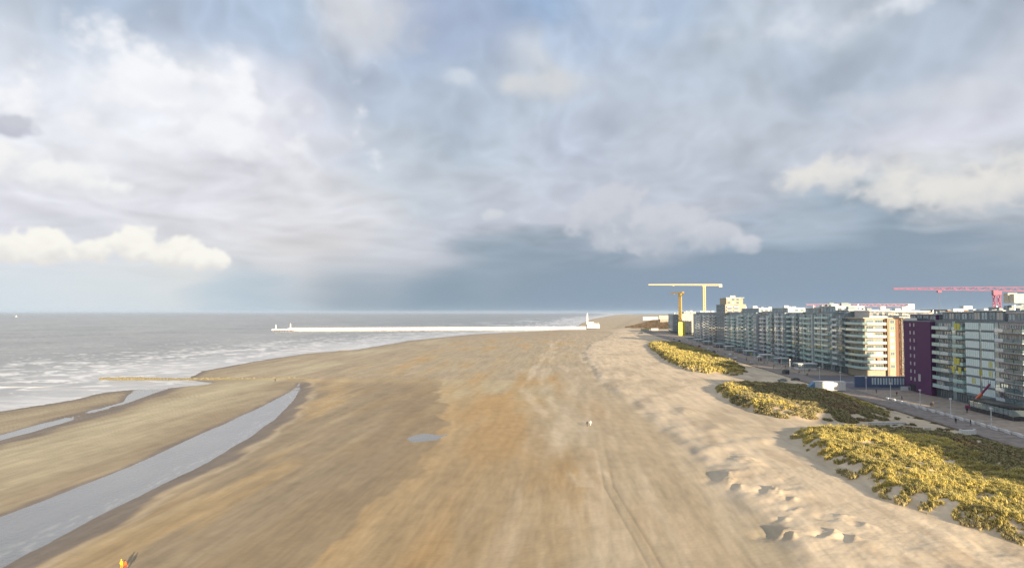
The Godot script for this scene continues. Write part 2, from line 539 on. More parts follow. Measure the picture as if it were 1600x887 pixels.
func sand_colour(x: float, d: float, h: float, s: Dictionary) -> Color:
	var w := n_streak.get_noise_2d(x * 1.1 + d * 0.03, d * 0.16)
	var w2 := n_streak.get_noise_2d(x * 3.2 + 500, d * 0.30)
	var w3 := n_streak.get_noise_2d(x * 9.0 + 900, d * 0.7 + x)
	var w4 := n_streak.get_noise_2d(x * 24.0 + 70, d * 3.0 + x * 2.0)
	var v := n_wide.get_noise_2d(x, d * 0.6)
	var m := n_mid.get_noise_2d(x * 1.3, d * 0.5)
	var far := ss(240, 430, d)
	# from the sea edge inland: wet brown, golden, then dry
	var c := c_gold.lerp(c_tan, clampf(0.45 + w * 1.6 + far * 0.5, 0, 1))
	var belt := ss(-60.0, -38.0, x) * (1.0 - ss(-14.0, 6.0, x + w * 22.0)) * (1.0 - ss(170, 330, d))
	c = c.lerp(Color(0.325, 0.242, 0.14), belt * clampf(0.70 + w * 0.7 + w2 * 0.35, 0, 0.95))
	var dry := ss(-24.0, 8.0, x + w * 18.0 + v * 10.0 + w2 * 6.0 + far * 14.0)
	c = c.lerp(c_dry, dry * 0.85)
	if d < 400.0 and x > s.e3:
		var we := ss(-0.8, 0.8, s.wet - x + m * 5.0 + w2 * 3.0)
		var gold := ss(0.04, 0.42, w + 0.30 * exp(-pow((x - s.e4 - 13.0) / 10.0, 2.0)) + w2 * 0.25)
		var wc := c_wet.lerp(Color(0.42, 0.31, 0.165), gold * 0.9).lerp(c_tan, ss(0.15, 0.5, w2) * 0.4)
		var t: float = (x - s.e4) / maxf(4.0, s.wet - s.e4)
		wc = wc.lerp(Color(0.275, 0.215, 0.135), ss(0.42, 0.78, t + w * 0.5 + w2 * 0.3) * 0.85)
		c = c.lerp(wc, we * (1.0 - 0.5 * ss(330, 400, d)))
		c = c.lerp(Color(0.44, 0.33, 0.185), 0.6 * (1.0 - we) * exp(-pow((x - s.wet - 3.0 + m * 3.0) / 3.5, 2.0)) * (1.0 - ss(300, 400, d)))
	elif x <= s.e3:
		c = Color(0.45, 0.40, 0.275).lerp(c_wet, clampf(0.18 + w * 0.7 + v * 0.4 + 0.45 * ss(-34, -4, x - s.e3), 0, 1))
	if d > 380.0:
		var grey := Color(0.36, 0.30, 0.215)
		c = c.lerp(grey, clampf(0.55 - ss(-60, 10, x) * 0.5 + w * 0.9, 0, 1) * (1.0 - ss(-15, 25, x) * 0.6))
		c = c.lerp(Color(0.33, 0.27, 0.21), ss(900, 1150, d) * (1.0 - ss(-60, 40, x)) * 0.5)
	c = c.lerp(c_pale, ss(0.10, 0.42, w2 + w * 0.4) * 0.42 * dry)
	var a: float = x - s.foot + m * 4.0
	if a > 0.0 and d < 1500.0:
		c = c.lerp(Color(0.62, 0.515, 0.37).lerp(c_dry, clampf(0.12 + v * 0.8 + w2 * 0.7, 0, 1)), ss(-1, 7, a))
		c = c.lerp(Color(0.40, 0.32, 0.225), 0.5 * ss(0.1, 0.45, -m + w2 * 0.6) * ss(-2, 6, a))
	# damp near the water
	var damp := h - WATER + m * 0.10 + w2 * 0.06
	if x < 0.0:
		c = c.lerp(c_wet.lerp(c_mud, 0.3), (1.0 - ss(0.30, 0.75, damp)) * 0.55)
		c = c.lerp(c_mud, (1.0 - ss(0.07, 0.20, damp)) * 0.95)
	if s.run > 0.0:
		# wet mud along the inland banks of the runnels
		var bank: float = 1.0 - ss(4.5, 6.5, x - s.e4 + m * 3.0 + w2 * 2.0) if x > s.e4 - 3 else 0.0
		if x > s.e2 - 2.0 and x < s.e3: bank = 1.0 - ss(5.0, 10.0, x - s.e2 + m * 5.0)
		c = c.lerp(c_mud, bank * s.run * 0.95)
		if x > s.e4: c = c.lerp(c_pale, 0.5 * exp(-pow((x - s.e4 - 7.2 + m * 3.0 + w2 * 2.0) / 1.2, 2.0)) * s.run)
	if d > 1420.0 and a > 30.0:
		c = c.lerp(c_scrub, ss(45, 90, a + v * 40) * (1.0 - ss(2500, 3100, d)) * 0.9)
	# pale drift along an old track
	if d > 150.0 and d < 900.0 and x < 15.0 and x > -60.0:
		var old := ev([[150, 2], [205, -4.5], [258, -12.5], [350, -26], [448, -28], [745, -28], [1000, -40]], d)
		for o in [-2.2, 0.0, 6.0]:
			c = c.lerp(c_pale * 1.1, 0.55 * exp(-pow((x - old - o + m * 2.5) / (0.8 + d * 0.0015), 2.0)) * ss(-0.35, 0.1, w2))
	# wheel ruts
	if d > 85.0 and d < 230.0 and x > 3.0 and x < 16.0:
		var t := ev([[85, 12.6], [104, 10.6], [114, 9.7], [132, 7.8], [151, 5.9], [193, 5.6], [230, 5.2]], d)
		for o in [-0.95, 0.95]:
			c = c.lerp(c_wet * 0.8, 0.5 * exp(-pow((x - t - o) / 0.22, 2.0)) * (1.0 - ss(170, 215, d)))
	return c * 1.09 * (1.0 + 0.13 * w2 + 0.05 * m + 0.17 * w3 + 0.14 * w4)

func grid(rows: PackedFloat32Array, cols: int, left: Callable, right: Callable, height: Callable, colour: Callable) -> ArrayMesh:
	var nr := rows.size()
	var v := PackedVector3Array()
	var cl := PackedColorArray()
	v.resize(nr * cols)
	cl.resize(nr * cols)
	for j in nr:
		var d := rows[j]
		var s := shore(d)
		var a: float = left.call(d, s)
		var b: float = right.call(d, s)
		for i in cols:
			var x := lerpf(a, b, float(i) / (cols - 1))
			var h: float = height.call(x, d, s)
			v[j * cols + i] = Vector3(x, h, -d)
			cl[j * cols + i] = colour.call(x, d, h, s)
	var nm := PackedVector3Array()
	nm.resize(nr * cols)
	for j in nr:
		for i in cols:
			var k := j * cols + i
			var l := v[j * cols + maxi(i - 1, 0)]
			var r := v[j * cols + mini(i + 1, cols - 1)]
			var u := v[maxi(j - 1, 0) * cols + i]
			var o := v[mini(j + 1, nr - 1) * cols + i]
			nm[k] = (r - l).cross(o - u).normalized()
	var ix := PackedInt32Array()
	ix.resize((nr - 1) * (cols - 1) * 6)
	var q := 0
	for j in nr - 1:
		for i in cols - 1:
			var k := j * cols + i
			for t in [k, k + cols, k + 1, k + 1, k + cols, k + cols + 1]:
				ix[q] = t
				q += 1
	var arr := []
	arr.resize(Mesh.ARRAY_MAX)
	arr[Mesh.ARRAY_VERTEX] = v
	arr[Mesh.ARRAY_NORMAL] = nm
	arr[Mesh.ARRAY_COLOR] = cl
	arr[Mesh.ARRAY_INDEX] = ix
	var mesh := ArrayMesh.new()
	mesh.add_surface_from_arrays(Mesh.PRIMITIVE_TRIANGLES, arr)
	return mesh

func make_beach():
	var rows := PackedFloat32Array([-400, -200, -100, -40, 0, 30, 50, 60, 68])
	var d := 74.0
	while d < 12000.0:
		rows.append(d)
		d += clampf(d * d / 26000.0, 0.38, 2.2 + d * 0.0045) if d < 900.0 else d * 0.022
	var m := plain(Color.WHITE, 0.85)
	m.vertex_color_use_as_albedo = true
	m.metallic_specular = 0.35
	m.normal_enabled = true
	m.normal_texture = bump_texture(31, 0.03, 4.0, 1024)
	m.normal_scale = 0.17
	m.albedo_texture = tone_texture(32, 0.010, 0.955, 1.03, 512)
	m.uv1_triplanar = true
	m.uv1_world_triplanar = true
	m.uv1_scale = Vector3.ONE / 37.0
	var left := func(dd, s): return maxf(-(0.92 * maxf(dd, 0.0) + 42.0), s.e0 - 110.0)
	var right := func(dd, s): return minf(150.0, 0.62 * maxf(dd, 0.0) + 48.0) if dd < 1250.0 else 150.0 + (dd - 1250.0) * 0.75
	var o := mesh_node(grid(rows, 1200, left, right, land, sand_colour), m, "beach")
	tag(o, "sandy beach with wet flats, wind streaks and dunes running along the coast", "beach", "", "structure")

# ------------------------------------------------------------------ water
func sea_height(x: float, d: float, s: Dictionary) -> float:
	var off: float = s.e0 - x
	if off < 0.0: return WATER
	var amp := 0.05 + 0.30 * ss(5, 120, off) + 0.25 * ss(150, 600, off)
	amp *= 1.0 - ss(1500, 3500, d) * 0.6
	var p := (x * 0.30 + d * 0.95) * 0.17 + n_wave.get_noise_2d(x, d) * 9.0
	var crest := pow(0.5 + 0.5 * sin(p), 3.0)
	return WATER + amp * (crest * 1.3 - 0.35 + 0.6 * n_mid.get_noise_2d(x * 1.6, d * 1.6))

func sea_colour(x: float, d: float, h: float, s: Dictionary) -> Color:
	var off: float = s.e0 - x
	var deep := Color(0.235, 0.248, 0.235)
	var c := deep.lerp(Color(0.40, 0.41, 0.41), 1.0 - ss(0, 190, off))
	c *= 1.0 + 0.4 * n_wide.get_noise_2d(x * 0.35, d * 0.3) + 0.25 * n_mid.get_noise_2d(x * 0.5, d * 0.8)
	# foam: wash near the sand, thin breaking crests farther out, stray white caps
	var p := (x * 0.30 + d * 0.95) * 0.17 + n_wave.get_noise_2d(x, d) * 9.0
	var crest := 0.5 + 0.5 * sin(p)
	var t := n_streak.get_noise_2d(x * 0.55 + 40, d * 1.2)
	var t2 := n_mid.get_noise_2d(x * 0.45, d * 1.5)
	var t3 := n_small.get_noise_2d(x * 0.35, d * 0.8)
	var surf := ss(-2, 20, off) * (1.0 - ss(120, 240, off + 70 * t))
	var f := surf * ss(0.62, 0.88, crest + t * 0.35 + t3 * 0.2) * ss(-0.22, 0.12, t2 + t * 0.7) 
	var wash := (1.0 - ss(10, 95, off + t * 60)) * (0.22 + 0.45 * ss(-0.2, 0.45, t + t2 * 0.5 + t3 * 0.4))
	var cap := ss(0.90, 1.0, crest + t3 * 0.1) * ss(0.20, 0.40, t2 + t * 0.5) * (0.2 + 0.8 * (1.0 - ss(150, 400, off)))
	# long connected breakers that follow the shore
	for k in 4:
		var at: float = [26.0, 62.0, 104.0, 150.0][k] + 26.0 * n_wave.get_noise_2d(x * 0.2 + k * 300, d * 0.5)
		var gate := ss(-0.12 + k * 0.05, 0.12 + k * 0.05, n_mid.get_noise_2d(k * 70 + d * 0.11, x * 0.1))
		f = maxf(f, gate * ss(-0.2, 0.9, t3 + 0.55) * exp(-pow((off - at) / (3.0 + d * 0.008), 2.0)))
	f = clampf(maxf(f, maxf(wash, cap)), 0.0, 1.0)
	if d > 1500.0: f = maxf(f, ss(0.1, 0.35, n_streak.get_noise_2d(x * 0.2, d * 0.12)) * (1.0 - ss(150, 500, off)) * 0.9)
	return c.lerp(Color(0.80, 0.81, 0.80), f)

func water_material(rough: float, strength: float, scale: float, tint := Color.WHITE) -> StandardMaterial3D:
	var m := plain(tint, rough)
	m.normal_enabled = true
	m.normal_texture = bump_texture(41 + int(scale), 0.016, 5.0)
	m.normal_scale = strength
	m.uv1_triplanar = true
	m.uv1_world_triplanar = true
	m.uv1_scale = Vector3.ONE / scale
	return m

func make_water():
	var rows := PackedFloat32Array([-400, -200, -60, 0, 50, 90, 120])
	var d := 140.0
	while d < 30000.0:
		rows.append(d)
		d += clampf(d * d / 40000.0, 0.8, 2.0 + d * 0.004) if d < 1400.0 else d * 0.03
	var m := water_material(0.3, 0.30, 34.0)
	m.vertex_color_use_as_albedo = true
	var left := func(dd, s): return -(1.0 * maxf(dd, 0.0) + 330.0)
	var right := func(dd, s):
		var mid: float = (s.e0 + s.e1) * 0.5
		return lerpf(s.e0 + 40.0, mid, s.out) if dd < 1500.0 else s.e0 + 60.0 + (dd - 1500.0) * 0.02
	tag(mesh_node(grid(rows, 620, left, right, sea_height, sea_colour), m, "sea"), "grey green sea with white breakers rolling onto the beach", "sea", "", "structure")
	# calm water standing in the runnels
	var calm := PackedFloat32Array()
	d = -400.0
	while d < 376.0:
		calm.append(d)
		d += 6.0 if d < 70.0 else 1.5
	var l2 := func(dd, s): return lerpf(s.e0 - 2.0, (s.e0 + s.e1) * 0.5, s.out) + 0.5
	var r2 := func(dd, s): return s.e4 + 12.0
	var flat := func(_x, _d, _s): return WATER
	var tone := func(x, dd, _h, s):
		# ripples run up the inland edge as thin pale lines
		var n := n_mid.get_noise_2d(x * 2.0, dd * 0.7)
		var n2 := n_small.get_noise_2d(x * 1.5, dd)
		var r := exp(-pow((x - s.e4 + 1.6 + n * 3.0) / 0.5, 2.0)) + 0.7 * exp(-pow((x - s.e4 + 4.0 + n * 4.0) / 0.6, 2.0))
		var c := Color(0.19, 0.20, 0.205) * (1.0 + 0.12 * n)
		return c.lerp(Color(0.55, 0.56, 0.56), clampf(r * ss(-0.15, 0.35, n2 + n * 0.4) * 0.35, 0.0, 0.3))
	var mc := water_material(0.14, 0.3, 13.0)
	mc.vertex_color_use_as_albedo = true
	tag(mesh_node(grid(calm, 190, l2, r2, flat, tone), mc, "runnel_water"), "still grey water lying in the long tidal runnels", "water", "", "structure")
	# the film of water left on the wet sand: it dips under the sand at its margin
	var pool := PackedFloat32Array()
	for k in 70: pool.append(188.0 + k * 0.55)
	var edge := func(x, dd):
		var n := n_mid.get_noise_2d(x * 2.0 + 31, dd * 1.5)
		return pow((x + 45.0 - (dd - 206) * 0.12 + n * 2.5) / 5.0, 2.0) + pow((dd - 207.0 + n * 5.0) / 7.5, 2.0)
	var film := func(x, dd, s): return land(x, dd, s) + 0.03 - 0.03 * minf(edge.call(x, dd), 3.0)
	var film_tone := func(_x, _d, _h, _s): return Color(0.20, 0.185, 0.165)
	var pm := plain(Color.WHITE, 0.16)
	pm.vertex_color_use_as_albedo = true
	tag(mesh_node(grid(pool, 60, func(_d, _s): return -57.0, func(_d, _s): return -33.0, film, film_tone), pm, "tidal_pool"), "small shallow blue pool lying on the wet brown sand", "pool", "", "structure")

# ------------------------------------------------------------------ streets
func make_streets():
	var tex := tone_texture(51, 0.02, 0.78, 1.1)
	var fine := tone_texture(52, 0.08, 0.8, 1.1)
	M.paving = grained(Color(0.40, 0.33, 0.265), 0.85, tex, 0.06)
	M.asphalt = grained(Color(0.15, 0.15, 0.18), 0.85, fine, 0.12)
	M.road = grained(Color(0.29, 0.25, 0.225), 0.85, tex, 0.05)
	M.ground = grained(Color(0.2, 0.18, 0.15), 0.9, tex, 0.03)
	var g := box(null, "ground", Vector3(800, 1, 1700), Vector3(107 + 400, 2.98 - 0.5, -450), M.ground)
	tag(g, "paved ground of the town behind the beach", "ground", "", "structure")
	var r := box(null, "road", Vector3(9.2, 0.4, 1300), Vector3(111.4, 2.8, -450), M.road)
	tag(r, "grey brown service road between the dunes and the promenade", "road", "", "structure")
	var p1 := box(null, "promenade", Vector3(22.4, 0.5, 480), Vector3(127.4, 2.87, -78), M.paving)
	tag(p1, "wide brown paved promenade in front of the nearer apartment blocks", "promenade", "", "structure")
	var p2 := box(null, "promenade", Vector3(23.4, 0.5, 800), Vector3(127.9, 2.87, -790), M.paving)
	tag(p2, "paved promenade in front of the farther apartment blocks", "promenade", "", "structure")
	for k in 62:
		box(p1 if k < 38 else p2, "paving_band", Vector3(22.0, 0.02, 0.6), Vector3(0, 0.254, (226.0 - k * 12.2) if k < 38 else (385.0 - (k - 38) * 26.0)), M.concrete)
	var s := box(null, "street", Vector3(190, 0.4, 60), Vector3(211, 2.805, -352), M.asphalt)
	tag(s, "dark asphalt street opening onto the promenade between the blocks", "street", "", "structure")
	for i in 6:
		var st := box(null, "road_marking", Vector3(0.25, 0.03, 8), Vector3(121 + i * 1.4, 3.002, -352), M.white)
		tag(st, "white crossing stripe painted on the asphalt street", "road marking", "crossing stripes", "structure")

# ------------------------------------------------------------------ buildings
func make_materials():
	var plaster := tone_texture(61, 0.03, 0.82, 1.08)
	var brickish := tone_texture(62, 0.12, 0.7, 1.15)
	M.white = grained(Color(0.76, 0.77, 0.76), 0.7, plaster, 0.2)
	M.light = grained(Color(0.66, 0.735, 0.725), 0.75, plaster, 0.17)
	M.grey = grained(Color(0.47, 0.555, 0.575), 0.75, plaster, 0.21)
	M.teal = grained(Color(0.43, 0.575, 0.57), 0.7, plaster, 0.19)
	M.slate = grained(Color(0.24, 0.29, 0.31), 0.7, plaster, 0.23)
	M.cream = grained(Color(0.58, 0.54, 0.44), 0.75, plaster, 0.15)
	M.beige = grained(Color(0.42, 0.37, 0.27), 0.75, plaster, 0.16)
	M.pink = grained(Color(0.52, 0.47, 0.47), 0.75, plaster, 0.18)
	M.brick = grained(Color(0.25, 0.135, 0.085), 0.85, brickish, 0.7)
	M.purple = grained(Color(0.125, 0.036, 0.125), 0.75, brickish, 0.9)
	M.dark = plain(Color(0.035, 0.04, 0.045), 0.5)
	M.frame = plain(Color(0.32, 0.34, 0.35), 0.5)
	M.pane = plain(Color(0.22, 0.28, 0.30), 0.06, 0.55)
	M.pane2 = plain(Color(0.34, 0.43, 0.45), 0.06, 0.5)
	M.blind = plain(Color(0.50, 0.50, 0.46), 0.45)
	M.ice = grained(Color(0.76, 0.94, 0.95), 0.28, plaster, 0.5)
	M.lime = plain(Color(0.58, 0.56, 0.07), 0.5)
	M.orange = plain(Color(0.72, 0.16, 0.06), 0.55)
	M.rail_green = glassy(Color(0.60, 0.84, 0.78), 0.62)
	M.rail_clear = glassy(Color(0.74, 0.84, 0.86), 0.6)
	M.rail_dark = glassy(Color(0.16, 0.24, 0.25), 0.7)
	M.steel = plain(Color(0.5, 0.5, 0.5), 0.4, 0.6)
	M.red = plain(Color(0.25, 0.014, 0.085), 0.5)
	M.crane_yellow = plain(Color(0.85, 0.58, 0.10), 0.5)
	M.crane_cream = plain(Color(0.82, 0.52, 0.20), 0.5)
	M.blue = plain(Color(0.11, 0.16, 0.27), 0.55)
	M.blue_light = plain(Color(0.10, 0.24, 0.42), 0.55)
	M.pale_pink = plain(Color(0.36, 0.16, 0.20), 0.5)
	M.tyre = plain(Color(0.02, 0.02, 0.022), 0.85)
	M.wood = grained(Color(0.20, 0.14, 0.09), 0.8, brickish, 0.5)
	M.stone = grained(Color(0.24, 0.215, 0.13), 0.85, brickish, 0.3)
	M.tan = grained(Color(0.33, 0.255, 0.16), 0.8, brickish, 0.6)
	M.concrete = grained(Color(0.56, 0.55, 0.51), 0.8, plaster, 0.1)

# A facade lies in the plane of its frame: u runs along it, y up and the out vector away from the wall.
func face_box(parent: Node, called: String, f: Dictionary, u: float, y: float, out: float, su: float, sy: float, so: float, m: Material) -> MeshInstance3D:
	var at: Vector3 = f.o + f.u * u + Vector3.UP * y + f.n * out
	var size := Vector3(so, sy, su) if absf(f.n.x) > 0.5 else Vector3(su, sy, so)
	return box(parent, called, size, at, m)

func window_at(parent: Node, f: Dictionary, u: float, y: float, w: float, h: float, pane: Material, frame: Material, mullions := 1):
	# a frame standing proud of the wall, its pane set back inside as a sub-part
	var side := absf(f.n.x) > 0.5
	var key := "win%s%s%s%s%s" % [w, h, mullions, side, f.n]
	if not cache.has(key):
		var st := begin()
		var t := 0.09
		var q := func(cu: float, cy: float, su: float, sy: float):
			var c: Vector3 = f.u * cu + Vector3.UP * cy
			add_box(st, c, Vector3(0.16, sy, su) if side else Vector3(su, sy, 0.16))
		q.call(0, h / 2 - t / 2, w, t)
		q.call(0, -h / 2 + t / 2, w, t)
		for k in mullions + 2:
			q.call(lerpf(-w / 2 + t / 2, w / 2 - t / 2, float(k) / (mullions + 1)), 0, t, h - 2 * t)
		cache[key] = st.commit()
	var at: Vector3 = f.o + f.u * u + Vector3.UP * y + f.n * 0.075
	var o := mesh_node(cache[key], frame, "window", parent, at)
	var p := Vector3(0.04, h - 0.17, w - 0.17) if side else Vector3(w - 0.17, h - 0.17, 0.04)
	box(o, "pane", p, f.n * -0.045, pane)

func pick_pane() -> Material:
	var r := rng.randf()
	return M.pane if r < 0.5 else M.pane2 if r < 0.8 else M.blind

func balcony(parent: Node, f: Dictionary, u: float, y: float, w: float, deep: float, slab: Material, rail: Material, bow := 0.0):
	var pts := PackedVector2Array()
	var n := 8 if bow > 0 else 1
	for k in n + 1:
		var t := float(k) / n
		pts.append(Vector2(lerpf(-w / 2, w / 2, t), deep + bow * sin(t * PI)))
	var key := "bal%s%s%s%s" % [w, deep, bow, f.n]
	if not cache.has(key):
		var b := Basis(f.u, Vector3.UP, f.n)
		var st := begin()
		var poly := pts.duplicate()
		poly.append(Vector2(w / 2, 0.002))
		poly.append(Vector2(-w / 2, 0.002))
		add_prism(st, poly, -0.13, 0.13, b)
		var st2 := begin()
		var ring := [Vector2(-w / 2 + 0.06, 0.06)]
		for p in pts: ring.append(Vector2(p.x * (1.0 - 0.12 / w), p.y - 0.06))
		ring.append(Vector2(w / 2 - 0.06, 0.06))
		for k in ring.size() - 1:
			var a: Vector3 = b * Vector3(ring[k].x, 0.68, ring[k].y)
			var c: Vector3 = b * Vector3(ring[k + 1].x, 0.68, ring[k + 1].y)
			var dir := (c - a)
			add_box(st2, (a + c) / 2, Vector3(0.04, 1.05, dir.length()), Basis.looking_at(dir.normalized(), Vector3.UP))
		cache[key] = [st.commit(), st2.commit()]
	var at: Vector3 = f.o + f.u * u + Vector3.UP * y
	var o := mesh_node(cache[key][0], slab, "balcony", parent, at)
	mesh_node(cache[key][1], rail, "balustrade", o)

func panel_row(parent: Node, f: Dictionary, u: float, y: float, w: float, h: float, n: int, m: Material):
	var key := "row%s%s%s%s" % [w, h, n, f.n]
	if not cache.has(key):
		var st := begin()
		for k in n:
			var c: Vector3 = f.u * (-w / 2 + w * (k + 0.5) / n)
			var pw := w / n - 0.16
			add_box(st, c, Vector3(0.22, h, pw) if absf(f.n.x) > 0.5 else Vector3(pw, h, 0.22))
		cache[key] = st.commit()
	mesh_node(cache[key], m, "glass_panels", parent, f.o + f.u * u + Vector3.UP * y + f.n * 0.12)

func facade(b: Node3D, f: Dictionary, bays: Array, gf: float, floors: int, fh: float):
	var u := 0.0
	for bay in bays:
		var w: float = bay[0]
		var kind: String = bay[1]
		var slab: Material = M[bay[2]] if bay.size() > 2 else M.light
		var rail: Material = M[bay[3]] if bay.size() > 3 else M.rail_green
		var c := u + w / 2
		u += w
		var top := gf + floors * fh
		if kind == "dark":
			face_box(b, "stair_glazing", f, c, top / 2, 0.03, w - 0.1, top - 0.2, 0.1, M.pane2)
			for i in floors: face_box(b, "spandrel", f, c, gf + i * fh, 0.09, w - 0.2, 0.4, 0.12, M.slate)
			continue
		if kind == "fin":
			face_box(b, "pier", f, c, top / 2, 0.45, w, top, 0.9, slab)
			continue
		if kind == "blank": continue
		if kind == "clad":
			face_box(b, "cladding", f, c, top / 2, 0.25, w - 0.01, top, 0.5, slab)
			continue
		# shop front
		window_at(b, f, c, gf * 0.47, w - 0.9, gf - 0.9, M.pane, M.dark, 3)
		for i in floors:
			var y := gf + i * fh
			match kind:
				"bal", "bow":
					window_at(b, f, c, y + 1.35, w - 1.0, 2.3, pick_pane(), M.frame, 2)
					balcony(b, f, c, y, w - 0.25, 1.6, slab, rail, 1.3 if kind == "bow" else 0.0)
				"win":
					var k := maxi(1, int(w / 3.0))
					for j in k: window_at(b, f, u - w + w * (j + 0.5) / k, y + 1.6, 1.5, 1.7, pick_pane(), M.white, 1)
				"slot":
					window_at(b, f, c, y + 1.7, 0.8, 1.4, M.blind, M.white, 0)
				"curt":
					panel_row(b, f, c, y + fh / 2 + 0.1, w - 0.4, fh - 0.75, maxi(3, int(w / 1.25)), slab)
					face_box(b, "slab_edge", f, c, y, 0.1, w - 0.3, 0.3, 0.28, M.slate)
				"band":
					window_at(b, f, c, y + 1.7, w - 0.3, 1.6, pick_pane(), M.frame, 3)
					face_box(b, "spandrel", f, c, y + 0.35, 0.14, w - 0.15, 1.0, 0.28, slab)

func roof_stuff(b: Node3D, top: float, depth: float, W: float, wall: Material, inset: float, pent_h: float):
	var roof := box(b, "roof", Vector3(depth + 0.5, 0.35, W - 0.02), Vector3(depth / 2, top + 0.175, -W / 2), M.slate)
	if pent_h > 0.0:
		var p := box(b, "penthouse", Vector3(depth - inset * 2, pent_h, W - 2.0), Vector3(depth / 2, top + 0.35 + pent_h / 2, -W / 2), wall)
		box(p, "roof_slab", Vector3(depth - inset * 2 + 1.0, 0.3, W - 1.2), Vector3(0, pent_h / 2 + 0.15, 0), M.white)
		var f := {"o": Vector3(-(depth / 2 - inset), 0, W / 2 - 1), "u": Vector3(0, 0, -1), "n": Vector3(-1, 0, 0)}
		var g := {"o": Vector3(-(depth / 2 - inset), 0, W / 2 - 1), "u": Vector3(1, 0, 0), "n": Vector3(0, 0, 1)}
		var n := maxi(2, int(W / 5))
		for k in n: window_at(p, f, (W - 2) * (k + 0.5) / n, 0, (W - 2) / n - 0.8, pent_h - 0.8, pick_pane(), M.frame, 1)
		for k in 3: window_at(p, g, 2.2 + k * 3.6, 0, 2.2, 1.6, pick_pane(), M.frame, 1)
	var y := top + 0.35 + (pent_h + 0.3 if pent_h > 0 else 0.0)
	for k in rng.randi_range(3, 6):
		var s := Vector3(rng.randf_range(1.2, 4.0), rng.randf_range(0.8, 2.2), rng.randf_range(1.2, 4.0))
		box(roof, "roof_housing", s, Vector3(rng.randf_range(-depth / 2 + inset + 3, depth / 2 - inset - 3), y - top - 0.175 + s.y / 2, rng.randf_range(-W / 2 + 3.2, W / 2 - 3.2)), [M.light, M.slate, M.slate, M.grey][rng.randi() % 4])
	for k in rng.randi_range(2, 4):
		var hh := rng.randf_range(0.8, 2.0)
		box(roof, "vent_pipe", Vector3(0.28, hh, 0.28), Vector3(rng.randf_range(-depth / 2 + inset + 1.5, depth / 2 - inset - 1.5), y - top - 0.175 + hh / 2, rng.randf_range(-W / 2 + 2, W / 2 - 2)), M.steel)

func block(label: String, x: float, d: float, W: float, depth: float, floors: int, wall: String, bays: Array, gable: Array, pent := 3.2, gf := 4.0, fh := 3.2, called := "apartment_building") -> Node3D:
	var b := thing(called, label, "building", Vector3(x, PROM - 0.02, -d), 0, "apartment buildings along the promenade")
	var top := gf + floors * fh
	box(b, "wall", Vector3(depth, top, W - 0.04), Vector3(depth / 2, top / 2, -W / 2), M[wall])
	# the sea front is listed from its near end
	facade(b, {"o": Vector3(0, 0, -0.02), "u": Vector3(0, 0, -1), "n": Vector3(-1, 0, 0)}, bays, gf, floors, fh)
	if gable: facade(b, {"o": Vector3(0, 0, -0.02), "u": Vector3(1, 0, 0), "n": Vector3(0, 0, 1)}, gable, gf, floors, fh)
	roof_stuff(b, top, depth, W, M[wall], 2.4, pent)
	return b

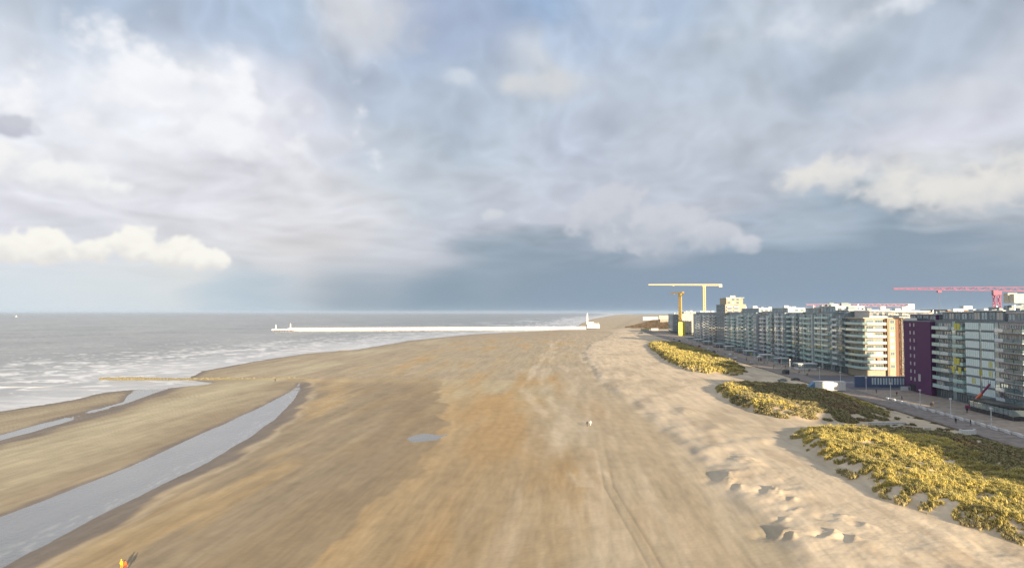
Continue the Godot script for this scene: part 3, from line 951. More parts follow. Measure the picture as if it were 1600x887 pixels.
func make_buildings():
	# nearest, in the picture from its right edge
	block("narrow grey pink apartment block with small balconies at the photo's right edge", 138, 236, 15.4, 18, 8, "pink", [[5, "bal", "grey", "rail_dark"], [5.2, "bal", "grey", "rail_dark"], [5.2, "bal", "pink", "rail_clear"]], [[8.5, "win"], [9, "win"]], 2.8)
	var lb := block("pale blue glass curtain wall apartment block with dark floor lines", 138, 251.5, 20.5, 22, 8, "slate", [[2.2, "dark"], [8.0, "curt", "ice"], [1.1, "dark"], [9.2, "curt", "ice"]], [], 3.4)
	for q in [[12.0, 12.2], [6.0, 15.4], [6.0, 12.2], [16.5, 9.0]]:
		var f := {"o": Vector3(0, 0, -0.02), "u": Vector3(0, 0, -1), "n": Vector3(-1, 0, 0)}
		for k in 3: face_box(lb, "lime_panel", f, q[0] + k * 0.8 - 2.0, q[1], 0.26, 0.35, 2.0, 0.1, M.lime)
	box(lb, "water_tank", Vector3(3.6, 3.0, 2.6), Vector3(9, 37.6, -5), M.cream)
	box(lb, "water_tank", Vector3(3.0, 3.4, 2.6), Vector3(9, 37.8, -9), M.cream)
	var yb := block("dark green glass apartment tower with yellow balcony panels beside the purple block", 139.4, 272, 25, 22, 8, "slate", [[2.0, "dark"], [7.5, "bal", "teal", "rail_green"], [2.6, "dark"], [6.4, "bal", "light", "rail_clear"], [6.4, "bal", "light", "rail_green"]], [], 3.0)
	var ff := {"o": Vector3(0, 0, -0.02), "u": Vector3(0, 0, -1), "n": Vector3(-1, 0, 0)}
	for q in [[4.0, 10.6], [7.0, 13.8], [5.0, 13.8], [4.2, 26.6], [6.4, 26.6], [8.4, 10.6]]:
		face_box(yb, "yellow_panel", ff, q[0], q[1] + 1.2, 1.72, 1.8, 2.2, 0.1, M.lime)
	# the purple block: a plain brick box with two columns of small windows
	var pb := block("dark purple brick apartment block with two columns of small windows", 138.2, 297.5, 24.5, 20, 8, "purple", [[13.0, "clad", "purple"], [3.4, "slot"], [3.6, "slot"], [4.5, "blank"]], [], 2.4, 3.6, 3.2)
	window_at(pb, {"o": Vector3(-0.5, 0, -0.02), "u": Vector3(0, 0, -1), "n": Vector3(-1, 0, 0)}, 9.6, 6.4, 1.7, 2.8, M.blind, M.white, 1)
	box(pb, "terrace_rail", Vector3(0.1, 1.0, 11), Vector3(0.2, 30.1, -18), M.white)
	corner_block()
	# the row goes on behind the street corner, near to far
	block("dark grey apartment block with black balcony recesses beside the rounded corner block", 142.6, 402.5, 17, 20, 9, "slate", [[6.5, "bal", "grey", "rail_dark"], [2.0, "dark"], [8.0, "bal", "light", "rail_clear"]], [[6, "blank"], [9, "win"]], 2.2, 4.0, 3.05)
	block("grey apartment block with glazed loggias left of the dark grey one", 141.8, 420, 27, 20, 9, "grey", [[3.0, "dark"], [11.5, "bal", "grey", "rail_green"], [1.2, "fin", "light"], [11, "bal", "light", "rail_green"]], [[5, "blank"], [12, "win"]], 3.4, 3.8, 3.18)
	block("green glass apartment block under a warm yellow penthouse", 141.2, 447.5, 27, 20, 9, "teal", [[3.5, "dark"], [1, "fin", "white"], [7, "bow", "light", "rail_green"], [2, "dark"], [6, "bal", "teal", "rail_green"], [1, "fin", "light"], [6, "bal", "teal", "rail_green"]], [[4, "blank"], [12, "win"]], 3.4, 3.8, 3.1).get_node("penthouse").material_override = M.cream
	block("dark teal apartment block with close rows of balconies", 143.0, 475, 34, 22, 9, "slate", [[6, "bal", "slate", "rail_dark"], [2, "dark"], [6.5, "bal", "teal", "rail_dark"], [1, "fin", "grey"], [6, "bal", "white", "rail_clear"], [3, "dark"], [9, "bow", "grey", "rail_green"]], [], 0.0, 3.6, 3.2)
	block("grey white apartment block with checkered bright balconies", 140.9, 510, 43, 20, 9, "grey", [[5, "bal", "white", "rail_clear"], [3, "dark"], [7, "bow", "light", "rail_clear"], [1.5, "fin", "white"], [6, "bal", "pink", "rail_clear"], [4, "dark"], [6, "bal", "white", "rail_dark"], [2, "fin", "light"], [8, "bow", "light", "rail_green"]], [[7, "blank"], [10, "win"]], 3.0, 3.6, 3.2)
	block("pinkish apartment block with pale balconies stacked in two columns", 142.4, 554, 35, 20, 9, "pink", [[7, "bal", "white", "rail_clear"], [4, "dark"], [7, "bow", "pink", "rail_clear"], [1.5, "fin", "white"], [7, "bal", "white", "rail_clear"], [8, "band", "pink"]], [[6, "blank"], [9, "win"]], 2.6, 3.6, 2.98)
	block("smooth blue grey apartment block just in front of the tall tower", 140.8, 590, 64, 20, 9, "grey", [[10, "band", "light"], [3, "dark"], [9, "bow", "light", "rail_green"], [2, "fin", "light"], [12, "band", "grey"], [4, "dark"], [10, "bal", "teal", "rail_green"], [2, "fin", "white"], [11.5, "bow", "light", "rail_green"]], [], 3.2, 3.6, 3.2)
	block("low green apartment block with bright balcony dots below the tower", 142.2, 655, 62, 20, 9, "teal", [[9, "bal", "white", "rail_clear"], [4, "dark"], [10, "bow", "teal", "rail_green"], [2, "fin", "light"], [9, "bal", "white", "rail_green"], [5, "dark"], [10, "bow", "light", "rail_green"], [12.5, "bal", "white", "rail_clear"]], [], 2.4, 3.5, 2.95)
	tower_block()
	block("slate apartment block beyond the tower with a white stair strip", 142.4, 766, 62, 20, 9, "slate", [[16, "bal", "slate", "rail_dark"], [4, "fin", "white"], [18, "bal", "slate", "rail_dark"], [4, "fin", "light"], [18, "band", "slate"]], [[8, "blank"], [10, "win"]], 2.2, 3.5, 2.95)
	block("grey apartment block with white vertical fins near the row's far end", 143.0, 830, 88, 20, 9, "grey", [[14, "bal", "light", "rail_clear"], [3, "fin", "white"], [20, "band", "slate"], [3, "fin", "white"], [20, "bal", "grey", "rail_clear"], [3, "fin", "white"], [22, "band", "grey"]], [[8, "blank"], [10, "win"]], 2.2, 3.5, 2.95)
	block("sunlit beige apartment block behind the white finned one", 160, 985, 50, 26, 9, "beige", [[24, "win"], [24, "win"]], [[24, "win"]], 0.0, 3.5, 3.0)
	block("tall cream apartment block behind the yellow crane mast", 152, 1085, 42, 22, 9, "cream", [[20, "bal", "white", "rail_clear"], [20, "win"]], [[9, "win"], [12, "win"]], 2.4, 3.5, 3.0)
	block("dark grey apartment slab at the far left end of the row", 146, 1145, 60, 18, 9, "slate", [[20, "band", "slate"], [18, "band", "grey"], [20, "band", "slate"]], [[16, "win"]], 0.0, 3.5, 2.9)
	var wf := block("small white flat roofed house at the far left of the row", 152, 1240, 14, 16, 1, "white", [[6, "win"], [7, "win"]], [[8, "win"], [7, "win"]], 0.0, 3.2, 2.8, "house")
	wf.set_meta("group", "far houses")
	# out of the frame to the right: the row that shades the promenade and the inner dunes
	block("grey apartment block out of the picture past the side street", 139, 106, 66, 20, 11, "grey", [[33, "bal", "light", "rail_clear"], [33, "bal", "grey", "rail_clear"]], [], 2.6, 4, 3.1)
	block("pale apartment block out of the picture beside the camera", 139, 24, 80, 20, 9, "light", [[40, "bal", "light", "rail_clear"], [39, "bal", "grey", "rail_clear"]], [], 2.6, 4, 3.1)
	block("slate apartment block out of the picture behind the camera", 139, -86, 108, 20, 9, "slate", [[50, "bal", "light", "rail_clear"], [50, "bal", "grey", "rail_clear"]], [], 2.6, 4, 3.1)
	# the hazy town far along the coast
	for q in [[285, 2950, 60, 13, "white", "long white block far along the coast, leftmost of the distant town"], [352, 3020, 50, 17, "cream", "cream block far along the coast in the distant town"], [415, 3060, 46, 12, "pink", "pinkish low block far along the coast in the distant town"], [250, 2100, 40, 12, "beige", "beige block behind the brown dunes at the coast's bend"]]:
		var b := thing("distant_building", q[5], "building", Vector3(q[0], 3, -q[1]), 0, "distant buildings along the coast")
		box(b, "wall", Vector3(q[2], q[3], 24), Vector3(0, q[3] / 2.0, 0), M[q[4]])
		box(b, "roof", Vector3(q[2] + 1.0, 0.8, 25), Vector3(0, q[3] + 0.4, 0), M.light)
		for r in int(q[3] / 4.0):
			box(b, "window_band", Vector3(q[2] - 4.0, 1.6, 0.4), Vector3(0, 2.4 + r * 4.0, 12.1), M.pane2)
	# inland roofs that rise a little behind the row
	for q in [[240, 470, 34, 40, 34.0, "brick", "reddish inland block showing above the purple roof"], [182, 250, 40, 16, 34.6, "grey", "grey inland block behind the pale blue glass block"], [200, 470, 40, 30, 32.5, "beige", "beige inland block behind the corner building"], [206, 560, 60, 30, 31.5, "pink", "pinkish inland block behind the middle of the row"]]:
		var b := thing("inland_building", q[6], "building", Vector3(q[0], 3, -q[1]), 0, "inland buildings behind the row")
		box(b, "wall", Vector3(q[3], q[4], q[2]), Vector3(0, q[4] / 2.0, 0), M[q[5]])
		box(b, "roof", Vector3(q[3] + 0.6, 0.6, q[2] + 0.6), Vector3(0, q[4] + 0.3, 0), M.slate)
		box(b, "roof_housing", Vector3(5, 2.2, 5), Vector3(-3, q[4] + 1.7, 4), M.light)
		for r in 9:
			for k in 5: window_at(b, {"o": Vector3(-q[3] / 2.0, 0, q[2] / 2.0), "u": Vector3(1, 0, 0), "n": Vector3(0, 0, 1)}, q[3] * (k + 0.5) / 5.0, 3.0 + r * 3.2, 1.8, 1.7, pick_pane(), M.white, 1)

func corner_block():
	# the lit corner block: rounded balconies wrap from the sea front to the street gable, brick bay in the gable
	var b := thing("corner_apartment_building", "cream corner apartment block with a brick bay and rounded glass balconies", "building", Vector3(143, PROM - 0.02, -378), 0, "apartment buildings along the promenade")
	var gf := 4.2
	var fh := 3.2
	var n := 8
	var top := gf + n * fh
	box(b, "wall", Vector3(34, top, 24), Vector3(17 + 0.8, top / 2, -12 - 0.8), M.beige)
	var g := {"o": Vector3(0.8, 0, -0.8), "u": Vector3(1, 0, 0), "n": Vector3(0, 0, 1)}
	var s := {"o": Vector3(0.8, 0, -0.8), "u": Vector3(0, 0, -1), "n": Vector3(-1, 0, 0)}
	# outline of a wrapping balcony slab: sea side, rounded corner, gable side
	var edge := [Vector2(-1.0, -24.0), Vector2(-1.6, -20), Vector2(-1.7, -14), Vector2(-1.5, -9), Vector2(-1.0, -5), Vector2(0.0, -1.4), Vector2(1.6, 0.5), Vector2(3.6, 1.0), Vector2(10.6, 1.0)]
	var poly := PackedVector2Array(edge)
	poly.append(Vector2(10.6, -0.79))
	poly.append(Vector2(0.81, -0.79))
	poly.append(Vector2(0.81, -24))
	var st := begin()
	add_prism(st, poly, -0.16, 0.16)
	var slab := st.commit()
	var st2 := begin()
	for k in edge.size() - 1:
		var p := Vector3(edge[k].x, 0.68, edge[k].y)
		var q := Vector3(edge[k + 1].x, 0.68, edge[k + 1].y)
		add_box(st2, (p + q) / 2, Vector3(0.05, 1.04, p.distance_to(q)), Basis.looking_at((q - p).normalized(), Vector3.UP))
	var rail := st2.commit()
	for i in n:
		var y := gf + i * fh
		var o := mesh_node(slab, M.concrete, "balcony", b, Vector3(0, y, 0))
		mesh_node(rail, M.rail_green, "balustrade", o)
		for k in 5: window_at(b, s, 2.4 + k * 4.6, y + 1.35, 3.6, 2.2, pick_pane(), M.frame, 2)
		for k in 2: window_at(b, g, 2.4 + k * 4.4, y + 1.35, 3.6, 2.2, pick_pane(), M.frame, 2)
		face_box(b, "privacy_screen", g, 9.4, y + 1.5, 0.6, 0.25, 2.6, 1.1, M.brick)
		var o2 := face_box(b, "balcony", g, 27.5, y, 0.55, 11.5, 0.32, 1.1, M.concrete)
		box(o2, "balustrade", Vector3(11.4, 1.04, 0.05), Vector3(0, 0.68, 0.5), M.rail_green)
		for k in 2: window_at(b, g, 24.6 + k * 5.4, y + 1.35, 3.8, 2.2, pick_pane(), M.frame, 2)
	# the brick bay with its two cream window columns
	face_box(b, "brick_bay", g, 15.6, top / 2, 0.75, 10.6, top + 0.3, 1.5, M.tan)
	face_box(b, "brick_strip", g, 15.6, top / 2, 1.52, 2.6, top + 0.2, 0.14, M.brick)
	var g2 := {"o": Vector3(0.8, 0, 0.7), "u": Vector3(1, 0, 0), "n": Vector3(0, 0, 1)}
	for u in [12.6, 18.6]:
		face_box(b, "window_column", g2, u, top / 2, 0.06, 3.0, top - 2.0, 0.12, M.beige)
		for i in n: window_at(b, {"o": g2.o + Vector3(0, 0, 0.12), "u": g2.u, "n": g2.n}, u, gf + i * fh + 1.6, 2.0, 1.9, M.blind if i in [1, 4, 5] else pick_pane(), M.white, 1)
	face_box(b, "orange_panel", g, 6.2, gf + fh + 1.3, 1.0, 1.5, 2.3, 0.1, M.orange)
	# set back white upper floor
	var r := box(b, "roof", Vector3(35.4, 0.5, 25.2), Vector3(17.5, top + 0.25, -12.6), M.concrete)
	var p := box(b, "penthouse", Vector3(29, 3.2, 20), Vector3(18.6, top + 2.1, -13), M.concrete)
	box(p, "roof_slab", Vector3(30, 0.3, 21), Vector3(0, 1.75, 0), M.white)
	var pg := {"o": Vector3(-14.5, 0, 10), "u": Vector3(1, 0, 0), "n": Vector3(0, 0, 1)}
	for u in [2.6, 5.4, 8.2, 12.6, 15.0, 18.0, 24.0]: window_at(p, pg, u, -0.1, 1.7, 1.7, pick_pane(), M.frame, 1)
	for q in [[-9, -3, 1.2], [-4, 2, 2.0], [1, -5, 1.0], [7, 1, 1.6], [11, -4, 2.2]]:
		box(r, "roof_housing", Vector3(2.4, q[2], 2.2), Vector3(q[0], 3.9 + q[2] / 2, q[1]), M.white if q[2] > 1.5 else M.slate)

func tower_block():
	# stepped tower with a rounded sunlit shoulder
	var b := thing("tower_block", "tall stepped tower rising above the row with a sunlit rounded top", "building", Vector3(142, PROM - 0.02, -718), 0, "apartment buildings along the promenade")
	var fh := 3.1
	var n := 14
	var top := 3.5 + n * fh
	var st := begin()
	var poly := PackedVector2Array([Vector2(0, 0), Vector2(15, 0)])
	for k in 7:
		var t := PI / 2 * k / 6
		poly.append(Vector2(15 + sin(t) * 6, -6 + cos(t) * 6))
	poly.append(Vector2(21, -46))
	poly.append(Vector2(0, -46))
	add_prism(st, poly, 0, top - 2 * fh)
	mesh_node(st.commit(), M.beige, "wall", b)
	st = begin()
	var p2 := PackedVector2Array()
	for q in poly: p2.append(Vector2(clampf(q.x, 0.4, 18.6), clampf(q.y, -34, -1.2)))
	add_prism(st, PackedVector2Array([Vector2(1.2, -1.2), Vector2(14, -1.2), Vector2(18, -5), Vector2(18, -34), Vector2(1.2, -34)]), top - 2 * fh, top)
	mesh_node(st.commit(), M.beige, "upper_floors", b)
	var g := {"o": Vector3(0, 0, 0), "u": Vector3(1, 0, 0), "n": Vector3(0, 0, 1)}
	var s := {"o": Vector3(0, 0, -0.02), "u": Vector3(0, 0, -1), "n": Vector3(-1, 0, 0)}
	face_box(b, "sea_front", s, 23, (top - 2 * fh) / 2, 0.1, 45.8, top - 2 * fh - 0.1, 0.2, M.slate)  # darker slate over the beige wall paints shade on the sea side
	for i in n - 2:
		var y := 3.5 + i * fh
		for k in 2:
			balcony(b, g, 4.0 + k * 6.4, y, 5.4, 1.4, M.cream, M.rail_clear)
			window_at(b, g, 4.0 + k * 6.4, y + 1.4, 4.2, 2.1, pick_pane(), M.frame, 2)
		for k in 4:
			window_at(b, {"o": Vector3(-0.2, 0, 0), "u": s.u, "n": s.n}, 6 + k * 11, y + 1.4, 7, 1.7, M.pane2, M.dark, 2)
	for i in 2:
		for k in 3: window_at(b, {"o": Vector3(1.2, 0, -1.2), "u": g.u, "n": g.n}, 2.4 + k * 4.2, top - 2 * fh + i * fh + 1.6, 2.6, 1.8, pick_pane(), M.frame, 1)
	box(b, "roof", Vector3(17.6, 0.4, 33.6), Vector3(9.6, top + 0.2, -17.8), M.light)
	box(b, "roof_housing", Vector3(5, 2.0, 6), Vector3(9, top + 1.4, -12), M.cream)

# ------------------------------------------------------------------ harbour pier and sea marks
func make_pier():
	var a := Vector3(-588, 0, -1332)
	var b := Vector3(12, 0, -1539)
	var L := a.distance_to(b)
	var turn := atan2(-(b - a).z, (b - a).x)
	var pier := thing("pier", "long white concrete pier reaching out into the sea", "pier", a, turn)
	var st := begin()
	add_box(st, Vector3(L / 2 + 18, 1.9, 0), Vector3(L - 36, 5.6, 9))
	mesh_node(st.commit(), M.concrete, "wall", pier)
	box(pier, "deck", Vector3(L - 28, 0.5, 11.4), Vector3(L / 2 + 14, 4.95, 0), M.white)
	for k in 42: box(pier, "buttress", Vector3(1.0, 5.0, 0.8), Vector3(30 + k * (L - 40) / 42.0, 1.5, 4.9), M.concrete)
	box(pier, "pier_head", Vector3(44, 2.4, 14), Vector3(20, 2.2, 1.5), M.white)
	for k in 9: box(pier, "pile", Vector3(1.6, 4.4, 10), Vector3(1.5 + k * 4.6, -0.9, 1.5), M.wood)
	st = begin()
	for k in 90:
		add_box(st, Vector3(20 + k * (L - 24) / 90.0, 5.7, 4.8), Vector3(0.25, 1.2, 0.25))
	add_box(st, Vector3(L / 2 + 16, 6.25, 4.8), Vector3(L - 34, 0.16, 0.16))
	mesh_node(st.commit(), M.white, "railing", pier)
	for q in [[5.0, 3.4, 9.0, "slim white harbour light at the very tip of the pier"], [32.0, 5.2, 9.5, "slim white harbour light set back from the pier tip"]]:
		var at: Vector3 = a + (b - a).normalized() * q[0] + Vector3(0, q[1], 0)
		var t := thing("harbour_light", q[3], "beacon", at, 0, "harbour lights on the pier head")
		st = begin()
		add_cone(st, Vector3.ZERO, Vector3(0, q[2] - 2.0, 0), 1.3, 0.95, 10)
		mesh_node(st.commit(), M.white, "tower", t)
		st = begin()
		add_cone(st, Vector3(0, q[2] - 2.0, 0), Vector3(0, q[2] - 1.7, 0), 1.5, 1.5, 10)
		mesh_node(st.commit(), M.white, "gallery", t)
		st = begin()
		add_cone(st, Vector3(0, q[2] - 1.7, 0), Vector3(0, q[2] - 0.4, 0), 0.7, 0.7, 8)
		add_cone(st, Vector3(0, q[2] - 0.4, 0), Vector3(0, q[2] + 0.4, 0), 0.9, 0.05, 8)
		mesh_node(st.commit(), M.cream, "lantern", t)
	# lighthouse with its low white house at the shore end
	var lh := thing("lighthouse", "slender white lighthouse column at the landward end of the pier", "lighthouse", Vector3(16, 2, -1545))
	st = begin()
	add_cone(st, Vector3(0, 8, 0), Vector3(0, 29, 0), 2.3, 1.5, 14)
	mesh_node(st.commit(), M.white, "tower", lh)
	st = begin()
	add_cone(st, Vector3(0, 0, 0), Vector3(0, 8, 0), 2.8, 2.5, 14)
	mesh_node(st.commit(), M.white, "base", lh)
	st = begin()
	add_cone(st, Vector3(0, 29, 0), Vector3(0, 29.4, 0), 2.2, 2.2, 12)
	mesh_node(st.commit(), M.white, "gallery", lh)
	st = begin()
	add_cone(st, Vector3(0, 29.4, 0), Vector3(0, 31, 0), 1.0, 1.0, 10)
	add_cone(st, Vector3(0, 31, 0), Vector3(0, 32.6, 0), 1.2, 0.05, 10)
	mesh_node(st.commit(), M.white, "lantern", lh)
	var pav := thing("pavilion", "low white two tier building beside the lighthouse", "building", Vector3(27, 2, -1545))
	box(pav, "lower_floor", Vector3(26, 8, 14), Vector3(2, 4, 0), M.white)
	st = begin()
	var poly := PackedVector2Array([Vector2(-10, 0), Vector2(5, 0), Vector2(2, -4.6), Vector2(-8, -4.6)])
	add_prism(st, poly, -5, 5, Basis(Vector3.RIGHT, Vector3(0, 0, 1), Vector3.DOWN), Vector3(0, 8.3, 0))
	mesh_node(st.commit(), M.white, "upper_floor", pav)
	box(pav, "roof", Vector3(26.6, 0.3, 14.6), Vector3(2, 8.15, 0), M.light)
	for k in 5: box(pav, "window", Vector3(3.2, 2.2, 0.2), Vector3(-8 + k * 5, 4.2, 7.08), M.pane2)
	for k in 3: box(pav, "mooring_post", Vector3(0.5, 4, 0.5), Vector3(12.6 - k * 3, 10.3, 6), M.white)

func groyne(label: String, x0: float, x1: float, d0: float, d1: float, width: float, high: float, seed_: int):
	rng.seed = seed_
	var g := thing("stone_groyne", label, "groyne", Vector3((x0 + x1) / 2, high - 2.2, -(d0 + d1) / 2))
	var L := x1 - x0
	var st := begin()
	var n := 60
	for k in n:
		var t0 := float(k) / n
		var t1 := float(k + 1) / n
		var c0 := Vector3((t0 - 0.5) * L, 0, -(t0 - 0.5) * (d1 - d0))
		var c1 := Vector3((t1 - 0.5) * L, 0, -(t1 - 0.5) * (d1 - d0))
		var h0 := high * (0.45 + 0.4 * sin(t0 * 23.0) * sin(t0 * 9.0)) + 0.25
		var h1 := high * (0.45 + 0.4 * sin(t1 * 23.0) * sin(t1 * 9.0)) + 0.25
		var w := Vector3(0, -0.4, width / 2)
		var w2 := Vector3(0, -0.4, -width / 2)
		quad(st, c0 + w, c1 + w, c1 + Vector3(0, h1, 0.5), c0 + Vector3(0, h0, 0.5))
		quad(st, c0 + Vector3(0, h0, 0.5), c1 + Vector3(0, h1, 0.5), c1 + Vector3(0, h1, -0.5), c0 + Vector3(0, h0, -0.5))
		quad(st, c0 + Vector3(0, h0, -0.5), c1 + Vector3(0, h1, -0.5), c1 + w2, c0 + w2)
	mesh_node(st.commit(), M.stone, "bed", g)
	st = begin()
	for k in int(L * 5):
		var t := rng.randf()
		var side := rng.randf_range(-1, 1)
		var h := (high * (0.45 + 0.4 * sin(t * 23.0) * sin(t * 9.0)) + 0.25) * (1 - absf(side))
		var s := rng.randf_range(0.45, 1.2)
		add_box(st, Vector3((t - 0.5) * L, h - 0.1, side * width / 2 - (t - 0.5) * (d1 - d0)), Vector3(s, s * 0.6, s * 0.8), Basis.from_euler(Vector3(rng.randf_range(-0.5, 0.5), rng.randf_range(0, 3), rng.randf_range(-0.5, 0.5))))
	tag(mesh_node(st.commit(), M.stone, "stones", g), "", "", "", "stuff")

# ------------------------------------------------------------------ cranes
func lattice(st: SurfaceTool, a: Vector3, b: Vector3, w: float, bar: float, steps: int, up := Vector3.UP, taper := 1.0):
	var d := (b - a).normalized()
	var r := d.cross(up).normalized()
	var u := r.cross(d)
	for s in [[-1, -1], [1, -1], [1, 1], [-1, 1]]:
		add_bar(st, a + (r * s[0] + u * s[1]) * w / 2, b + (r * s[0] + u * s[1]) * w / 2 * taper, bar)
	for k in steps:
		var p := a.lerp(b, float(k) / steps)
		var q := a.lerp(b, float(k + 1) / steps)
		var wp := w / 2 * lerpf(1, taper, float(k) / steps)
		var wq := w / 2 * lerpf(1, taper, float(k + 1) / steps)
		var f := 1 if k % 2 else -1
		add_bar(st, p + (r * f + u) * wp, q + (-r * f + u) * wq, bar * 0.7)
		add_bar(st, p + (r * f - u) * wp, q + (-r * f - u) * wq, bar * 0.7)
		add_bar(st, p + (r + u * f) * wp, q + (r - u * f) * wq, bar * 0.7)
		add_bar(st, p + (-r + u * f) * wp, q + (-r - u * f) * wq, bar * 0.7)

func crane(label: String, at: Vector3, high: float, jib: float, counter: float, turn: float, m: Material, weight: Material, mast_m: Material, w := 2.2, bar := 0.42):
	var c := thing("tower_crane", label, "crane", at, turn, "tower cranes over the town")
	var st := begin()
	lattice(st, Vector3.ZERO, Vector3(0, high, 0), w, bar, int(high / 2.2), Vector3.RIGHT)
	mesh_node(st.commit(), mast_m, "mast", c)
	box(c, "slewing_ring", Vector3(w + 0.8, 1.4, w + 0.8), Vector3(0, high + 0.7, 0), m)
	st = begin()
	lattice(st, Vector3(-w / 2, high + 2.6, 0), Vector3(-jib, high + 2.9, 0), 1.5, bar * 0.7, int(jib / 2.4), Vector3.UP, 0.4)
	mesh_node(st.commit(), m, "jib", c)
	st = begin()
	lattice(st, Vector3(-w / 2, high + 2.4, 0), Vector3(counter, high + 2.4, 0), 1.6, bar * 0.8, int(counter / 2.4))
	mesh_node(st.commit(), m, "counter_jib", c)
	box(c, "counterweight", Vector3(4.2, 3.8, 2.4), Vector3(counter - 1.5, high + 1.2, 0), weight)
	var cab := box(c, "cab", Vector3(1.8, 2.1, 1.6), Vector3(-1.6, high + 0.9, 1.9), m)
	box(cab, "pane", Vector3(0.06, 1.2, 1.3), Vector3(-0.92, 0.2, 0), M.pane)
	box(c, "trolley", Vector3(1.6, 0.7, 1.4), Vector3(-jib * 0.55, high + 1.5, 0), m)
	st = begin()
	add_bar(st, Vector3(-jib * 0.55, high + 1.3, 0), Vector3(-jib * 0.55, high - 7, 0), 0.12)
	add_box(st, Vector3(-jib * 0.55, high - 7.4, 0), Vector3(0.6, 0.9, 0.4))
	mesh_node(st.commit(), M.dark, "hook", c)
	box(c, "base", Vector3(5.5, 1.4, 5.5), Vector3(0, 0.7, 0), M.concrete)

func make_cranes():
	crane("cream yellow tower crane with a long level jib above the white finned block", Vector3(166.3, 3, -980), 67, 74, 23, deg_to_rad(2), M.crane_cream, M.cream, M.crane_cream, 2.6, 0.6)
	crane("yellow tower crane seen end on, shortest of the cranes", Vector3(142.6, 3, -1040), 58, 52, 14, deg_to_rad(-80), M.crane_yellow, M.crane_yellow, M.crane_yellow, 3.0, 0.7)
	var h := thing("yellow_hoist", "yellow green hoist tower at the foot of the end on crane", "hoist", Vector3(142.6, 3, -1028))
	box(h, "frame", Vector3(9, 19, 6), Vector3(0, 9.5, 0), M.lime)
	for k in 5: box(h, "landing", Vector3(9.6, 0.4, 6.6), Vector3(0, 3 + k * 3.6, 0), M.crane_yellow)
	crane("red tower crane rising behind the pale blue glass block", Vector3(180.7, 3, -330), 40.5, 42, 26, deg_to_rad(-4), M.red, M.red, M.red, 2.0, 0.26)
	crane("pale pink tower crane low over the roofs with white counterweights", Vector3(173, 3, -528), 35.5, 12, 58, deg_to_rad(-6), M.pale_pink, M.white, M.white, 2.0, 0.3)

# ------------------------------------------------------------------ street furniture
func ordinal(k: int) -> String:
	return ["nearest", "second", "third", "fourth", "fifth", "sixth", "seventh", "eighth", "ninth", "tenth", "eleventh", "twelfth", "thirteenth", "fourteenth", "fifteenth", "sixteenth", "seventeenth", "eighteenth", "nineteenth", "twentieth"][k]

func make_lamps():
	var lamp := thing("street_lamp", "", "street lamp", Vector3.ZERO, 0, "street lamps along the promenade")
	var st := begin()
	add_cone(st, Vector3.ZERO, Vector3(0, 5.4, 0), 0.16, 0.10, 8)
	mesh_node(st.commit(), M.white, "pole", lamp)
	st = begin()
	add_cone(st, Vector3.ZERO, Vector3(0, 0.7, 0), 0.26, 0.22, 8)
	mesh_node(st.commit(), M.white, "base", lamp)
	st = begin()
	add_cone(st, Vector3(0, 5.4, 0), Vector3(0, 5.75, 0), 0.20, 0.46, 10)
	add_cone(st, Vector3(0, 5.75, 0), Vector3(0, 6.05, 0), 0.50, 0.30, 10)
	mesh_node(st.commit(), M.white, "lamp_head", lamp)
	var spots := [[115.9, 216], [116, 238.5], [117.9, 263], [118.4, 288], [118.2, 311], [118, 340], [117.9, 368], [118.5, 396], [119.5, 424], [121.4, 448], [122, 484], [122.5, 519], [122.8, 556], [123, 600], [123, 650], [123, 705], [123, 765], [123, 835], [123, 910], [123, 1000]]
	for k in spots.size():
		var y := PROM + 0.12 if spots[k][0] > 116.2 and not (spots[k][1] > 320 and spots[k][1] < 392) else PROM
		var at := Vector3(spots[k][0], y - 0.01, -spots[k][1])
		var words := "slim white street lamp, %s of the row counted from the photo's right edge" % ordinal(k)
		if k == 0:
			lamp.position = at
			lamp.set_meta("label", words.replace("nearest of", "first of"))
		else: copy(lamp, words, at)

func make_wall():
	var w := thing("low_wall", "low zigzag white wall between promenade and service road", "wall", Vector3(116.1, PROM, -170))
	var k := 0
	var d := -50.0
	while d < 118.0:
		var g := 1.0 if k % 2 else -1.0
		var s := box(w, "wall_segment", Vector3(0.42, 0.62, 3.1), Vector3(0.3 * g + 0.25, 0.31, -d), M.white)
		s.rotation.y = 0.12 * g
		box(s, "coping", Vector3(0.56, 0.1, 3.2), Vector3(0, 0.36, 0), M.white)
		d += 2.95
		k += 1
	for q in [[-21.0, "right"], [40.0, "left"]]:
		pass

